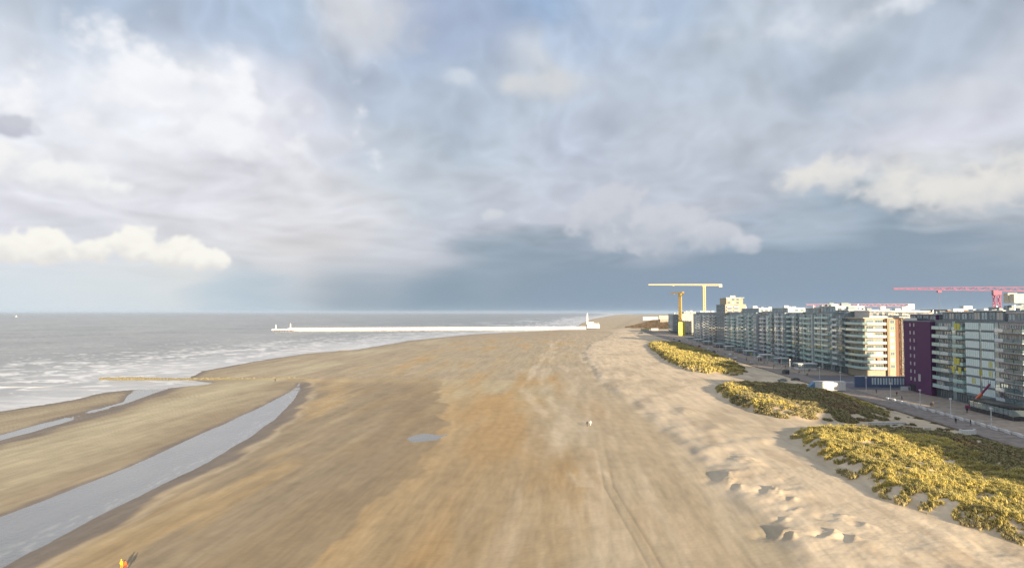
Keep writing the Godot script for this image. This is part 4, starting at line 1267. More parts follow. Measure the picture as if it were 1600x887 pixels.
func vehicle(called: String, label: String, category: String, at: Vector3, turn: float, size: Vector3, van: bool, m: Material):
	var v := thing(called, label, category, at, turn, "vehicles near the promenade")
	var L := size.z
	var H := size.y
	var r := 0.34
	var side := PackedVector2Array()
	var pts := [[-0.5, 0.16], [0.5, 0.16], [0.5, 0.52], [0.47, 0.56], [0.34, 0.62], [0.2, 0.97], [0.16, 1.0], [-0.44, 1.0], [-0.49, 0.9]] if van else [[-0.5, 0.2], [0.5, 0.2], [0.5, 0.48], [0.46, 0.56], [0.24, 0.64], [0.1, 0.96], [0.04, 1.0], [-0.24, 1.0], [-0.3, 0.95], [-0.42, 0.66], [-0.5, 0.62]]
	for p in pts: side.append(Vector2(p[0] * L, -p[1] * H))
	var b := Basis(Vector3(0, 0, -1), Vector3.RIGHT, Vector3.DOWN)
	var st := begin()
	add_prism(st, side, -size.x / 2, size.x / 2, b)
	mesh_node(st.commit(), m, "body", v)
	for s in [-1, 1]:
		box(v, "side_window", Vector3(0.04, H * 0.26, L * (0.22 if van else 0.32)), Vector3(s * (size.x / 2 + 0.01), H * 0.79, -L * (0.06 if van else -0.08)), M.pane)
		for z in [-0.31, 0.32]:
			st = begin()
			add_cone(st, Vector3(s * (size.x / 2 - 0.2), r, z * L), Vector3(s * (size.x / 2 + 0.03), r, z * L), r, r, 12)
			var wh := mesh_node(st.commit(), M.tyre, "wheel", v)
			st = begin()
			add_cone(st, Vector3(s * (size.x / 2 + 0.03), r, z * L), Vector3(s * (size.x / 2 + 0.05), r, z * L), r * 0.55, r * 0.5, 10)
			mesh_node(st.commit(), M.steel, "rim", wh)
		box(v, "headlight", Vector3(0.3, 0.16, 0.06), Vector3(s * size.x * 0.36, H * 0.42, -L * 0.5), M.white)
		box(v, "tail_light", Vector3(0.2, 0.3, 0.06), Vector3(s * size.x * 0.4, H * 0.5, L * 0.5), M.red)
	var ws := box(v, "windscreen", Vector3(size.x * 0.86, H * 0.36, 0.05), Vector3(0, H * 0.8, -L * (0.275 if van else 0.17)), M.pane)
	ws.rotation.x = -0.42 if van else -0.85
	box(v, "rear_window", Vector3(size.x * 0.8, H * 0.24, 0.05), Vector3(0, H * 0.82, L * (0.492 if van else 0.36)), M.pane).rotation.x = 0.1 if van else 0.75

func awning(label: String, at: Vector3, size: Vector3, roof: Material, wall: Material):
	var a := thing("terrace_pavilion", label, "pavilion", at, 0, "terrace pavilions at the foot of the row")
	box(a, "roof", Vector3(size.x + 0.8, 0.35, size.z + 0.8), Vector3(0, size.y, 0), roof)
	box(a, "floor", Vector3(size.x, 0.12, size.z), Vector3(0, 0.05, 0), M.wood)
	for sx in [-1, 1]:
		for sz in [-1, 1]: box(a, "post", Vector3(0.22, size.y - 0.2, 0.22), Vector3(sx * (size.x / 2 - 0.12), size.y / 2, sz * (size.z / 2 - 0.12)), M.frame)
	var n := maxi(2, int(size.z / 2.4))
	for k in n:
		box(a, "glass_panel", Vector3(0.08, size.y * 0.5, size.z / n - 0.25), Vector3(-size.x / 2, size.y * 0.62, -size.z / 2 + size.z * (k + 0.5) / n), M.pane2)
		box(a, "lower_panel", Vector3(0.1, size.y * 0.3, size.z / n - 0.15), Vector3(-size.x / 2, size.y * 0.18, -size.z / 2 + size.z * (k + 0.5) / n), wall)
	for k in maxi(2, int(size.x / 2.6)):
		var c := maxi(2, int(size.x / 2.6))
		box(a, "glass_panel", Vector3(size.x / c - 0.25, size.y * 0.5, 0.08), Vector3(-size.x / 2 + size.x * (k + 0.5) / c, size.y * 0.62, size.z / 2), M.pane2)
		box(a, "lower_panel", Vector3(size.x / c - 0.15, size.y * 0.3, 0.1), Vector3(-size.x / 2 + size.x * (k + 0.5) / c, size.y * 0.18, size.z / 2), wall)

func make_furniture():
	make_lamps()
	make_wall()
	# container with its blue end
	var c := thing("white_container", "long white site container with a blue tarpaulin at its left end", "container", Vector3(104.0, PROM + 0.0, -313))
	box(c, "body", Vector3(12.4, 3.6, 3.2), Vector3(0, 2.1, 0), M.white)
	for k in 12: box(c, "rib", Vector3(0.12, 3.2, 0.08), Vector3(-5.7 + k * 1.04, 2.1, 1.63), M.light)
	box(c, "roof_edge", Vector3(12.6, 0.2, 3.4), Vector3(0, 3.95, 0), M.white)
	var st := begin()
	add_prism(st, PackedVector2Array([Vector2(-6.22, 0), Vector2(-6.22, -3.6), Vector2(-7.2, -2.9), Vector2(-10.6, 0)]), -1.7, 1.7, Basis(Vector3.RIGHT, Vector3(0, 0, 1), Vector3.DOWN), Vector3(0, 0.1, 0))
	mesh_node(st.commit(), M.blue_light, "tarpaulin", c)
	# blue hoarding across the side street
	var f := thing("site_hoarding", "dark blue site hoarding with white striped banner across the side street", "hoarding", Vector3(128, PROM + 0.005, -331))
	for k in 22:
		var p := box(f, "panel", Vector3(2.3, 4.6, 0.14), Vector3(-6.0 + k * 2.36, 2.3, 0.0 if k % 2 else 0.06), M.blue)
		if k > 2 and k < 15:
			for j in 2: box(p, "stripe", Vector3(0.7, 2.9, 0.05), Vector3(-0.55 + j * 1.1, 0.3, 0.1), M.ice)
	box(f, "top_rail", Vector3(54, 0.3, 0.35), Vector3(20, 4.75, 0.02), M.white)
	var sg := thing("site_sign", "small white and violet sign box at the foot of the purple block", "sign", Vector3(134.4, PROM + 0.12, -312.5))
	box(sg, "board", Vector3(3.6, 1.7, 0.5), Vector3(0, 1.3, 0), M.light)
	for s in [-1, 1]: box(sg, "leg", Vector3(0.15, 0.5, 0.4), Vector3(s * 1.5, 0.24, 0), M.frame)
	box(sg, "stripe", Vector3(0.5, 1.4, 0.06), Vector3(1.3, 1.3, 0.28), M.purple)
	# lone white block on the road, and the pale stone benches
	var wb := thing("white_bench_block", "white concrete block standing alone on the service road", "barrier", Vector3(104.6, PROM - 0.1, -206.4), 0.1)
	box(wb, "block", Vector3(4.1, 1.1, 1.1), Vector3(0, 0.6, 0), M.white)
	for s in [-1, 1]: box(wb, "foot", Vector3(0.5, 0.2, 1.3), Vector3(s * 1.5, 0.1, 0), M.light)
	for q in [[-1.9, 0.3], [1.9, 0.35]]: box(wb, "knob", Vector3(0.3, 0.3, 0.9), Vector3(q[0], 1.28, 0), M.white)
	var names := ["leftmost", "second", "third", "fourth", "rightmost"]
	for k in 5:
		var t := thing("stone_bench", "pale stone bench block beside the dark shrubs, %s in its line of five" % names[k], "bench", Vector3(90.2 + k * 1.75, ground_h(90.2 + k * 1.75, 216.2 - k * 0.9) - 0.02, -(216.2 - k * 0.9)), 0.4, "pale bench blocks by the dune path")
		box(t, "seat", Vector3(1.5, 0.28, 0.9), Vector3(0, 0.85, 0), M.concrete)
		box(t, "block", Vector3(1.35, 0.72, 0.8), Vector3(0, 0.36, 0), M.concrete)
	var sl := thing("stone_kerb", "long pale stone ledge in the sand above the bench blocks", "ledge", Vector3(91.5, ground_h(91.5, 225.5), -225.5), 0.12)
	box(sl, "ledge", Vector3(11, 0.6, 1.0), Vector3(0, 0.35, 0), M.concrete)
	box(sl, "step", Vector3(10.4, 0.3, 0.8), Vector3(0, 0.12, 0.85), M.concrete)
	# boom lift at work in front of the glass block
	var b := thing("boom_lift", "red boom lift raised in front of the pale blue glass block", "boom lift", Vector3(131.6, PROM + 0.12, -255.5), 0.25)
	box(b, "chassis", Vector3(2.4, 1.0, 4.6), Vector3(0, 0.9, 0), M.red)
	box(b, "turret", Vector3(1.8, 1.1, 1.8), Vector3(0, 1.9, 0), M.dark)
	for sx in [-1, 1]:
		for sz in [-1, 1]:
			st = begin()
			add_cone(st, Vector3(sx * 1.0, 0.5, sz * 1.5), Vector3(sx * 1.35, 0.5, sz * 1.5), 0.5, 0.5, 12)
			mesh_node(st.commit(), M.tyre, "wheel", b)
	st = begin()
	add_bar(st, Vector3(-1.0, 1.9, 0), Vector3(3.2, 5.4, 0), 0.75)
	mesh_node(st.commit(), M.orange, "lower_boom", b)
	st = begin()
	add_bar(st, Vector3(2.6, 4.9, 0), Vector3(6.4, 8.6, 0), 0.5)
	mesh_node(st.commit(), M.red, "upper_boom", b)
	st = begin()
	add_box(st, Vector3(7.2, 8.5, 0), Vector3(2.0, 0.15, 1.1))
	for z in [-0.5, 0.5]:
		add_box(st, Vector3(7.2, 9.6, z), Vector3(2.0, 0.1, 0.08))
		for k in 4: add_box(st, Vector3(6.25 + k * 0.63, 9.05, z), Vector3(0.07, 1.1, 0.07))
	mesh_node(st.commit(), M.dark, "basket", b)
	vehicle("van", "white and teal delivery van parked behind the red boom lift", "van", Vector3(135.2, PROM + 0.12, -253.2), 1.3, Vector3(2.0, 2.3, 5.2), true, M.ice)
	vehicle("van", "dark van parked on the road beyond the white container", "van", Vector3(109.6, PROM, -397), 0.1, Vector3(2.0, 2.4, 5.4), true, M.dark)
	vehicle("car", "dark low car stopped on the sand edge by the middle dune", "car", Vector3(97, PROM - 0.24, -357), 1.1, Vector3(1.8, 1.35, 4.3), false, M.slate)
	vehicle("car", "dark car right of the one on the sand edge", "car", Vector3(104.2, PROM - 0.24, -361), 1.3, Vector3(1.8, 1.4, 4.2), false, M.dark)
	vehicle("van", "small white van far up the promenade near the row's end", "van", Vector3(112, PROM, -640), 0.2, Vector3(2.0, 2.3, 5.2), true, M.white)
	vehicle("car", "white car parked far up the road beside the farthest dune", "car", Vector3(109, PROM, -520), 0.1, Vector3(1.8, 1.45, 4.3), false, M.white)
	vehicle("car", "black car on the beach at the far end of the dunes", "car", Vector3(93, ground_h(93, 1120), -1120), 1.2, Vector3(2.4, 2.4, 8), false, M.dark)
	vehicle("car", "dark car on the road near the end of the row", "car", Vector3(111, PROM, -820), 0.1, Vector3(1.9, 1.7, 4.6), false, M.dark)
	vehicle("car", "grey car on the road at the foot of the farthest blocks", "car", Vector3(112.5, PROM, -940), 0.0, Vector3(1.9, 1.7, 4.6), false, M.steel)
	for q in [[108.6, 470, "silver", "beyond the two dark cars", "steel"], [113.4, 560, "pale blue", "before the pinkish block", "ice"], [109.0, 600, "black", "just past the white parked car", "dark"], [113.6, 700, "red", "level with the tall tower", "red"], [109.2, 740, "cream", "past the tall tower", "cream"], [113.0, 880, "navy", "before the white finned block", "blue"]]:
		vehicle("car", "%s car parked on the dune road %s" % [q[2], q[3]], "car", Vector3(q[0], PROM, -q[1]), 0.05, Vector3(1.8, 1.5, 4.3), false, M[q[4]])
	# terraces and kiosks at the foot of the row
	awning("round fronted kiosk with a white roof band on the promenade", Vector3(128.6, PROM + 0.11, -426), Vector3(10, 3.6, 9), M.white, M.white)
	awning("dark glazed terrace in front of the narrow pink block at the photo's right edge", Vector3(134, PROM + 0.11, -243), Vector3(7.6, 3.8, 24), M.dark, M.dark)
	var ks := [[131, 452, 6, 10, "dark", "dark"], [129, 476, 7, 8, "light", "teal"], [131, 492, 6, 12, "slate", "slate"], [129.5, 516, 7, 14, "white", "grey"], [130, 540, 6, 9, "blue", "grey"], [129.5, 566, 7, 14, "light", "blue"], [130, 600, 6, 16, "slate", "wood"], [129.5, 640, 7, 14, "white", "slate"], [130, 690, 7, 18, "teal", "dark"], [129, 745, 7, 18, "light", "wood"], [129, 800, 8, 20, "white", "grey"], [130, 870, 8, 22, "white", "light"]]
	for k in ks.size():
		var q: Array = ks[k]
		awning("%s roofed terrace at the foot of the row, %s one behind the kiosk" % [{"dark": "black", "light": "light grey", "slate": "dark grey", "white": "white", "blue": "navy blue", "teal": "green grey"}[q[4]], ordinal(k).replace("nearest", "first")], Vector3(q[0], PROM + 0.11, -q[1]), Vector3(q[2], 3.4, q[3]), M[q[4]], M[q[5]])
	var where := ["before the dark grey block", "before the corner block", "by the kiosk", "before the green glass block", "before the dark teal block", "before the checkered block", "before the pinkish block", "before the blue grey block", "below the tower", "beyond the tower"]
	var bench := thing("bench", "", "bench", Vector3.ZERO, 0, "benches on the promenade")
	for k in 4: box(bench, "slat", Vector3(0.12, 0.06, 2.2), Vector3(-0.24 + k * 0.16, 0.46, 0), M.wood)
	for k in 2: box(bench, "back_slat", Vector3(0.05, 0.12, 2.2), Vector3(0.32, 0.62 + k * 0.2, 0), M.wood)
	for sz in [-1, 1]: box(bench, "leg", Vector3(0.5, 0.44, 0.1), Vector3(0, 0.22, sz * 0.9), M.frame)
	for k in 10:
		var at := Vector3(118.6, PROM + 0.11, -[404, 400, 432, 455, 478, 528, 572, 612, 680, 775][k] + (10 if k == 1 else 0))
		var words: String = "brown slatted bench facing the sea %s" % where[k]
		if k == 0:
			bench.position = at
			bench.set_meta("label", words)
		else: copy(bench, words, at)
	for k in 9:
		var d: float = [418, 437, 462, 492, 537, 582, 628, 668, 730][k]
		var fl := thing("beach_banner", "%s upright banner on a pole %s" % [["white", "blue", "red", "white", "yellow", "blue", "white", "red", "blue"][k], where[mini(k + 1, 9)]], "banner", Vector3(124.4, PROM + 0.11, -d), 0.4, "banners along the promenade")
		var fs := begin()
		add_cone(fs, Vector3.ZERO, Vector3(0, 3.6, 0), 0.05, 0.04, 6)
		mesh_node(fs.commit(), M.steel, "pole", fl)
		box(fl, "cloth", Vector3(0.8, 2.4, 0.04), Vector3(-0.44, 2.3, 0), [M.white, M.blue_light, M.red, M.white, M.lime, M.blue_light, M.white, M.red, M.blue_light][k])
		box(fl, "foot", Vector3(0.7, 0.1, 0.7), Vector3(0, 0.05, 0), M.dark)
	var pk := thing("beach_cabin", "small pinkish white cabin on the promenade edge", "cabin", Vector3(121.5, PROM + 0.11, -500))
	box(pk, "cabin", Vector3(3.6, 2.6, 3.2), Vector3(0, 1.3, 0), M.pink)
	st = begin()
	add_prism(st, PackedVector2Array([Vector2(-2.1, 0), Vector2(2.1, 0), Vector2(0, -1.2)]), -1.9, 1.9, Basis(Vector3.RIGHT, Vector3(0, 0, 1), Vector3.DOWN), Vector3(0, 2.6, 0))
	mesh_node(st.commit(), M.white, "roof", pk)
	box(pk, "door", Vector3(0.9, 1.9, 0.08), Vector3(0, 0.97, 1.62), M.wood)
	for q in [[84.5, 1285, 14, "yellow"], [104, 1310, 12, "white"]]:
		var hs := thing("beach_hut_row", "low %s roofed beach building far off before the brown dunes" % q[3], "building", Vector3(q[0] + 30, 3, -q[1]), 0, "far houses")
		box(hs, "wall", Vector3(q[2], 3.2, 8), Vector3(0, 1.6, 0), M.cream)
		box(hs, "roof", Vector3(q[2] + 1, 0.6, 9), Vector3(0, 3.5, 0), M.lime if q[3] == "yellow" else M.white)
	# sailing boat on the horizon
	var sb := thing("sailing_boat", "tiny white sailing boat far out at the left horizon", "boat", Vector3(-4390, WATER, -5220), 0.6)
	st = begin()
	add_prism(st, PackedVector2Array([Vector2(-7, -1.6), Vector2(3, -2.0), Vector2(9, 0), Vector2(3, 2.0), Vector2(-7, 1.6)]), 0.1, 2.0)
	mesh_node(st.commit(), M.white, "hull", sb)
	st = begin()
	add_cone(st, Vector3(1, 2, 0), Vector3(1, 17, 0), 0.25, 0.15, 6)
	mesh_node(st.commit(), M.steel, "mast", sb)
	st = begin()
	add_prism(st, PackedVector2Array([Vector2(0.6, -3.5), Vector2(0.6, -16), Vector2(-5, -3.5)]), -0.12, 0.12, Basis(Vector3.RIGHT, Vector3(0, 0, 1), Vector3.DOWN))
	mesh_node(st.commit(), M.white, "sail", sb)

# ------------------------------------------------------------------ people
func figure(spread: float, stride: float) -> Array:
	# joints of an adult facing -z; each bone is [from, to, radius, radius, what]
	var bones := [
		[Vector3(-0.06, 0.94, 0), Vector3(0.06, 0.94, 0), 0.135, 0.135, "legs"],
		[Vector3(0, 1.0, 0), Vector3(0, 1.34, -0.01), 0.145, 0.165, "coat"],
		[Vector3(-0.13, 1.40, 0), Vector3(0.13, 1.40, 0), 0.085, 0.085, "coat"],
		[Vector3(0, 1.42, 0), Vector3(0, 1.54, -0.01), 0.06, 0.055, "skin"],
		[Vector3(0, 1.585, -0.005), Vector3(0, 1.66, 0.005), 0.085, 0.092, "skin"],
		[Vector3(0, 1.60, -0.09), Vector3(0, 1.585, -0.115), 0.018, 0.014, "skin"],
		[Vector3(-0.085, 1.62, 0), Vector3(-0.1, 1.63, 0), 0.02, 0.016, "skin"],
		[Vector3(0.085, 1.62, 0), Vector3(0.1, 1.63, 0), 0.02, 0.016, "skin"]]
	var hands := []
	for s in [-1.0, 1.0]:
		var hip := Vector3(s * 0.09, 0.92, 0)
		var knee := Vector3(s * 0.10, 0.5, -0.03 - 0.16 * stride * s)
		var ankle := Vector3(s * 0.10, 0.09, 0.04 - 0.26 * stride * s)
		bones.append([hip, knee, 0.092, 0.062, "legs"])
		bones.append([knee, ankle, 0.062, 0.045, "legs"])
		bones.append([ankle + Vector3(0, -0.035, 0.03), ankle + Vector3(s * 0.02, -0.045, -0.16), 0.05, 0.042, "shoe"])
		var sh := Vector3(s * 0.19, 1.39, 0)
		var el := Vector3(s * (0.25 + spread * 0.10), 1.11, 0.03 + 0.10 * stride * s)
		var wr := Vector3(s * (0.25 + spread * 0.12), 0.88, -0.05 + 0.18 * stride * s)
		var pm := wr + Vector3(0, -0.075, -0.015)
		bones.append([sh, el, 0.062, 0.052, "coat"])
		bones.append([el, wr, 0.05, 0.038, "coat"])
		bones.append([wr, pm, 0.030, 0.034, "skin"])
		hands.append([pm, s])
	return [bones, hands]

func person_mesh(spread: float, stride: float, cell: float, tones: Dictionary) -> ArrayMesh:
	var fig := figure(spread, stride)
	var bones: Array = fig[0]
	var lo := Vector3(-0.52, -0.06, -0.42)
	var n := Vector3i((Vector3(1.04, 1.88, 0.84) / cell).ceil()) + Vector3i.ONE
	var f := PackedFloat32Array()
	f.resize(n.x * n.y * n.z)
	f.fill(1.0)
	var k := 0.035
	for b in bones:
		var a: Vector3 = b[0]
		var d: Vector3 = b[1] - a
		var dd := maxf(d.length_squared(), 1e-6)
		var r := maxf(b[2], b[3]) + 0.09
		var p0 := Vector3i(((a.min(b[1]) - Vector3.ONE * r - lo) / cell).floor()).clamp(Vector3i.ZERO, n - Vector3i.ONE)
		var p1 := Vector3i(((a.max(b[1]) + Vector3.ONE * r - lo) / cell).ceil()).clamp(Vector3i.ZERO, n - Vector3i.ONE)
		for z in range(p0.z, p1.z + 1):
			for y in range(p0.y, p1.y + 1):
				for x in range(p0.x, p1.x + 1):
					var p := lo + Vector3(x, y, z) * cell
					var t := clampf((p - a).dot(d) / dd, 0, 1)
					var v := p.distance_to(a + d * t) - lerpf(b[2], b[3], t)
					var i := (z * n.y + y) * n.x + x
					var o := f[i]
					var h := maxf(k - absf(o - v), 0.0) / k
					f[i] = minf(o, v) - h * h * k * 0.25
	var where := {}
	var verts := PackedVector3Array()
	var corners := []
	for c in 8: corners.append(Vector3i(c & 1, (c >> 1) & 1, (c >> 2) & 1))
	for z in n.z - 1:
		for y in n.y - 1:
			for x in n.x - 1:
				var vals := []
				var inside := 0
				for c in corners:
					var v := f[((z + c.z) * n.y + y + c.y) * n.x + x + c.x]
					vals.append(v)
					if v < 0: inside += 1
				if inside == 0 or inside == 8: continue
				var sum := Vector3.ZERO
				var cnt := 0
				for i in 8:
					for bit in [1, 2, 4]:
						if i & bit: continue
						var j: int = i | bit
						if (vals[i] < 0) != (vals[j] < 0):
							var t: float = vals[i] / (vals[i] - vals[j])
							sum += Vector3(corners[i]).lerp(Vector3(corners[j]), t)
							cnt += 1
				where[Vector3i(x, y, z)] = verts.size()
				verts.append(lo + (Vector3(x, y, z) + sum / cnt) * cell)
	var st := begin()
	st.set_smooth_group(0)
	for c in where:
		for ax in 3:
			var e := Vector3i.ZERO
			e[ax] = 1
			var g: Vector3i = c + e
			if g.x >= n.x or g.y >= n.y or g.z >= n.z: continue
			var v0 := f[(c.z * n.y + c.y) * n.x + c.x]
			var v1 := f[(g.z * n.y + g.y) * n.x + g.x]
			if (v0 < 0) == (v1 < 0): continue
			var u := Vector3i.ZERO
			var w := Vector3i.ZERO
			u[(ax + 1) % 3] = 1
			w[(ax + 2) % 3] = 1
			var q := [c, c - u, c - u - w, c - w]
			var ok := true
			for p in q: ok = ok and where.has(p)
			if not ok: continue
			if v0 < 0: q.reverse()
			for i in [0, 1, 2, 0, 2, 3]:
				var p: Vector3 = verts[where[q[i]]]
				var best := 1e9
				var what := "coat"
				for b in bones:
					var a: Vector3 = b[0]
					var d: Vector3 = b[1] - a
					var t := clampf((p - a).dot(d) / maxf(d.length_squared(), 1e-6), 0, 1)
					var dist := p.distance_to(a + d * t) - lerpf(b[2], b[3], t)
					if dist < best:
						best = dist
						what = b[4]
				st.set_normal(Vector3.UP)
				st.set_color(tones[what])
				st.add_vertex(p)
	# fingers, each its own tapering bent chain, and a thumb from the side of the palm
	for h in fig[1]:
		var pm: Vector3 = h[0]
		var s: float = h[1]
		for i in 4:
			var root := pm + Vector3(0, -0.022, -0.027 + i * 0.018)
			var len: float = [0.034, 0.042, 0.040, 0.030][i]
			var mid := root + Vector3(-s * 0.004, -len, -0.004)
			st.set_color(tones["skin"])
			add_cone(st, root, mid, 0.009, 0.008, 5)
			add_cone(st, mid, mid + Vector3(-s * 0.014, -len * 0.7, -0.006), 0.008, 0.006, 5)
		st.set_color(tones["skin"])
		add_cone(st, pm + Vector3(0, 0.02, -0.03), pm + Vector3(0, -0.03, -0.058), 0.010, 0.007, 5)
	st.index()
	st.generate_normals()
	return st.commit()

func person(label: String, at: Vector3, turn: float, spread: float, stride: float, cell: float, coat: Color, legs: Color, hair: Color, group := ""):
	var m := plain(Color.WHITE, 0.8)
	m.vertex_color_use_as_albedo = true
	var tones := {"coat": coat, "legs": legs, "skin": Color(0.45, 0.26, 0.18), "shoe": Color(0.03, 0.028, 0.025)}
	var o := mesh_node(person_mesh(spread, stride, cell, tones), m, "person", null, at)
	o.rotation.y = turn
	tag(o, label, "person", group)
	var st := begin()
	for q in [[0.0, 1.655, 0.012, 0.101], [0.0, 1.60, 0.045, 0.088]]:
		for r in 5:
			var a := PI * r / 5.0
			var b := PI * (r + 1) / 5.0
			add_cone(st, Vector3(q[0], q[1] + cos(a) * q[3], q[2] + 0.012 * sin(a)), Vector3(q[0], q[1] + cos(b) * q[3] * 0.9, q[2] + 0.012 * sin(b)), maxf(sin(a) * q[3], 0.002), maxf(sin(b) * q[3] * (1.0 if b < 2.0 else 0.8), 0.002), 10, false)
	mesh_node(st.commit(), plain(hair, 0.8), "hair", o)

func make_people():
	var y := func(x, d): return ground_h(x, d) + 0.03
	var dark := Color(0.025, 0.025, 0.03)
	person("person in a yellow coat at the lower left edge, left of the pair", Vector3(-65.0, y.call(-65.0, 97.6), -97.6), -0.3, 0.4, 0.35, 0.03, Color(0.85, 0.50, 0.03), Color(0.55, 0.28, 0.02), Color(0.75, 0.45, 0.05), "people walking on the beach")
	person("person in an orange red coat right beside the one in yellow", Vector3(-64.3, y.call(-64.3, 97.4), -97.4), -0.3, 0.3, -0.35, 0.03, Color(0.85, 0.13, 0.02), Color(0.30, 0.05, 0.02), Color(0.06, 0.03, 0.02), "people walking on the beach")
	person("person in dark clothes in the middle of the beach", Vector3(2.2, y.call(2.2, 229), -229), 0.5, 0.6, 0.5, 0.035, dark, Color(0.04, 0.04, 0.05), dark, "people walking on the beach")
	person("person in white clothes beside the dark one in mid beach", Vector3(3.3, y.call(3.3, 230.4), -230.4), 0.3, 0.9, 0.4, 0.035, Color(0.75, 0.73, 0.70), Color(0.6, 0.58, 0.55), Color(0.5, 0.4, 0.3), "people walking on the beach")
	person("lone dark person near the stone groyne at the runnel's end", Vector3(-161, y.call(-161, 368), -368), 0.2, 0.5, 0.4, 0.035, dark, dark, dark, "people walking on the beach")
	for q in [[110.7, 224.8, "dark person on the service road left of the white wall, near the lone block"], [113.6, 222.4, "dark person on the service road close to the white wall"], [125.6, 247.8, "dark person on the promenade left of the red boom lift"], [119.8, 305, "dark person by the lamp near the dark blue hoarding"], [118.6, 341, "dark person at the white container's right on the street corner"]]:
		var py := PROM + (0.13 if q[0] > 116.3 and q[1] < 318 else 0.0)
		person(q[2], Vector3(q[0], py, -q[1]), rng.randf_range(0, 6), 0.4, rng.randf_range(-0.5, 0.5), 0.04, dark, Color(0.05, 0.05, 0.07), dark, "people on the promenade")
	for q in [[107.5, 450, "dark"], [112.5, 500, "grey"], [110, 560, "black"], [114, 610, "navy"], [118.5, 470, "brown"]]:
		person("%s clad person on the far promenade, %s" % [q[2], {450: "beyond the dark van", 500: "near the pinkish cabin", 560: "beyond the white parked car", 610: "near the far white van", 470: "beside the tenth lamp"}[q[1]]], Vector3(q[0], PROM + (0.12 if q[0] > 116.3 else 0.0), -q[1]), rng.randf_range(0, 6), 0.4, 0.4, 0.05, {"dark": Color(0.03, 0.03, 0.03), "grey": Color(0.15, 0.15, 0.15), "black": Color(0.02, 0.02, 0.02), "navy": Color(0.03, 0.04, 0.1), "brown": Color(0.12, 0.07, 0.04)}[q[2]], dark, dark, "people on the promenade")

func make_walkers():
	var who := [[121, 262, "grey"], [122, 262.8, "brown"], [119.5, 281, "navy"], [124, 296, "black"], [120.5, 402, "dark"], [125.5, 410, "grey"], [126.3, 410.6, "black"], [121, 438, "navy"], [112, 430, "brown"], [119.7, 497, "dark"]]
	var near := ["just left of the third lamp, nearer of two", "just left of the third lamp, farther of two", "between the third and fourth lamps", "in front of the purple block", "across the side street by the eighth lamp", "in front of the kiosk, left of two", "in front of the kiosk, right of two", "behind the kiosk by a bench", "on the dune road beyond the dark van", "beside the pinkish cabin"]
	var tone := {"dark": Color(0.03, 0.03, 0.03), "grey": Color(0.15, 0.15, 0.15), "black": Color(0.02, 0.02, 0.02), "navy": Color(0.03, 0.04, 0.1), "brown": Color(0.12, 0.07, 0.04)}
	for k in who.size():
		var q: Array = who[k]
		var dark := Color(0.03, 0.03, 0.035)
		person("person in a %s coat walking %s" % [q[2], near[k]], Vector3(q[0], PROM + (0.12 if q[0] > 116.3 else 0.0), -q[1]), 0.3 + k * 2.1, 0.4, 0.45 - 0.1 * (k % 3), 0.05, tone[q[2]], dark, dark, "people on the promenade")

# ------------------------------------------------------------------ dune plants
func tuft_mesh(blades: int, high: float, reach: float, wide: float) -> ArrayMesh:
	var st := begin()
	for k in blades:
		var a := rng.randf() * TAU
		var root := Vector3(cos(a), 0, sin(a)) * rng.randf() * 0.22
		var lean := Vector3(cos(a), 0, sin(a)) * rng.randf_range(0.25, 1.0) * reach + Vector3(-0.12, 0, -0.05)
		var h := high * rng.randf_range(0.6, 1.0)
		var p1 := root + lean * 0.35 + Vector3.UP * h * 0.7
		var p2 := root + lean + Vector3.UP * h * rng.randf_range(0.6, 1.0)
		var s := Vector3(-sin(a), 0, cos(a)) * wide
		tri(st, root - s, root + s, p1 + s * 0.8)
		tri(st, root - s, p1 + s * 0.8, p1 - s * 0.8)
		tri(st, p1 - s * 0.8, p1 + s * 0.8, p2)
	return st.commit()

func bush_mesh(leaves: int) -> ArrayMesh:
	var st := begin()
	for k in leaves:
		var a := rng.randf() * TAU
		var t := acos(rng.randf())
		var r := rng.randf_range(0.55, 1.0)
		var p := Vector3(cos(a) * sin(t), cos(t) * 0.75, sin(a) * sin(t)) * r
		var b := Basis.from_euler(Vector3(rng.randf_range(-1, 1), rng.randf() * TAU, rng.randf_range(-1, 1)))
		var s := rng.randf_range(0.10, 0.2)
		tri(st, p + b * Vector3(-s, 0, -s * 0.6), p + b * Vector3(s, 0, -s * 0.4), p + b * Vector3(0, 0.05, s * 1.2))
	for k in 6:
		var a := rng.randf() * TAU
		add_cone(st, Vector3.ZERO, Vector3(cos(a) * 0.5, 0.5, sin(a) * 0.5), 0.04, 0.015, 4, false)
	return st.commit()

func scatter(called: String, label: String, mesh: Mesh, m: Material, places: Array, category: String):
	var mm := MultiMesh.new()
	mm.transform_format = MultiMesh.TRANSFORM_3D
	mm.use_colors = true
	mm.mesh = mesh
	mm.instance_count = places.size()
	for i in places.size():
		mm.set_instance_transform(i, places[i][0])
		mm.set_instance_color(i, places[i][1])
	var o := MultiMeshInstance3D.new()
	o.multimesh = mm
	o.material_override = m
	put(o, called)
	tag(o, label, category, "", "stuff")

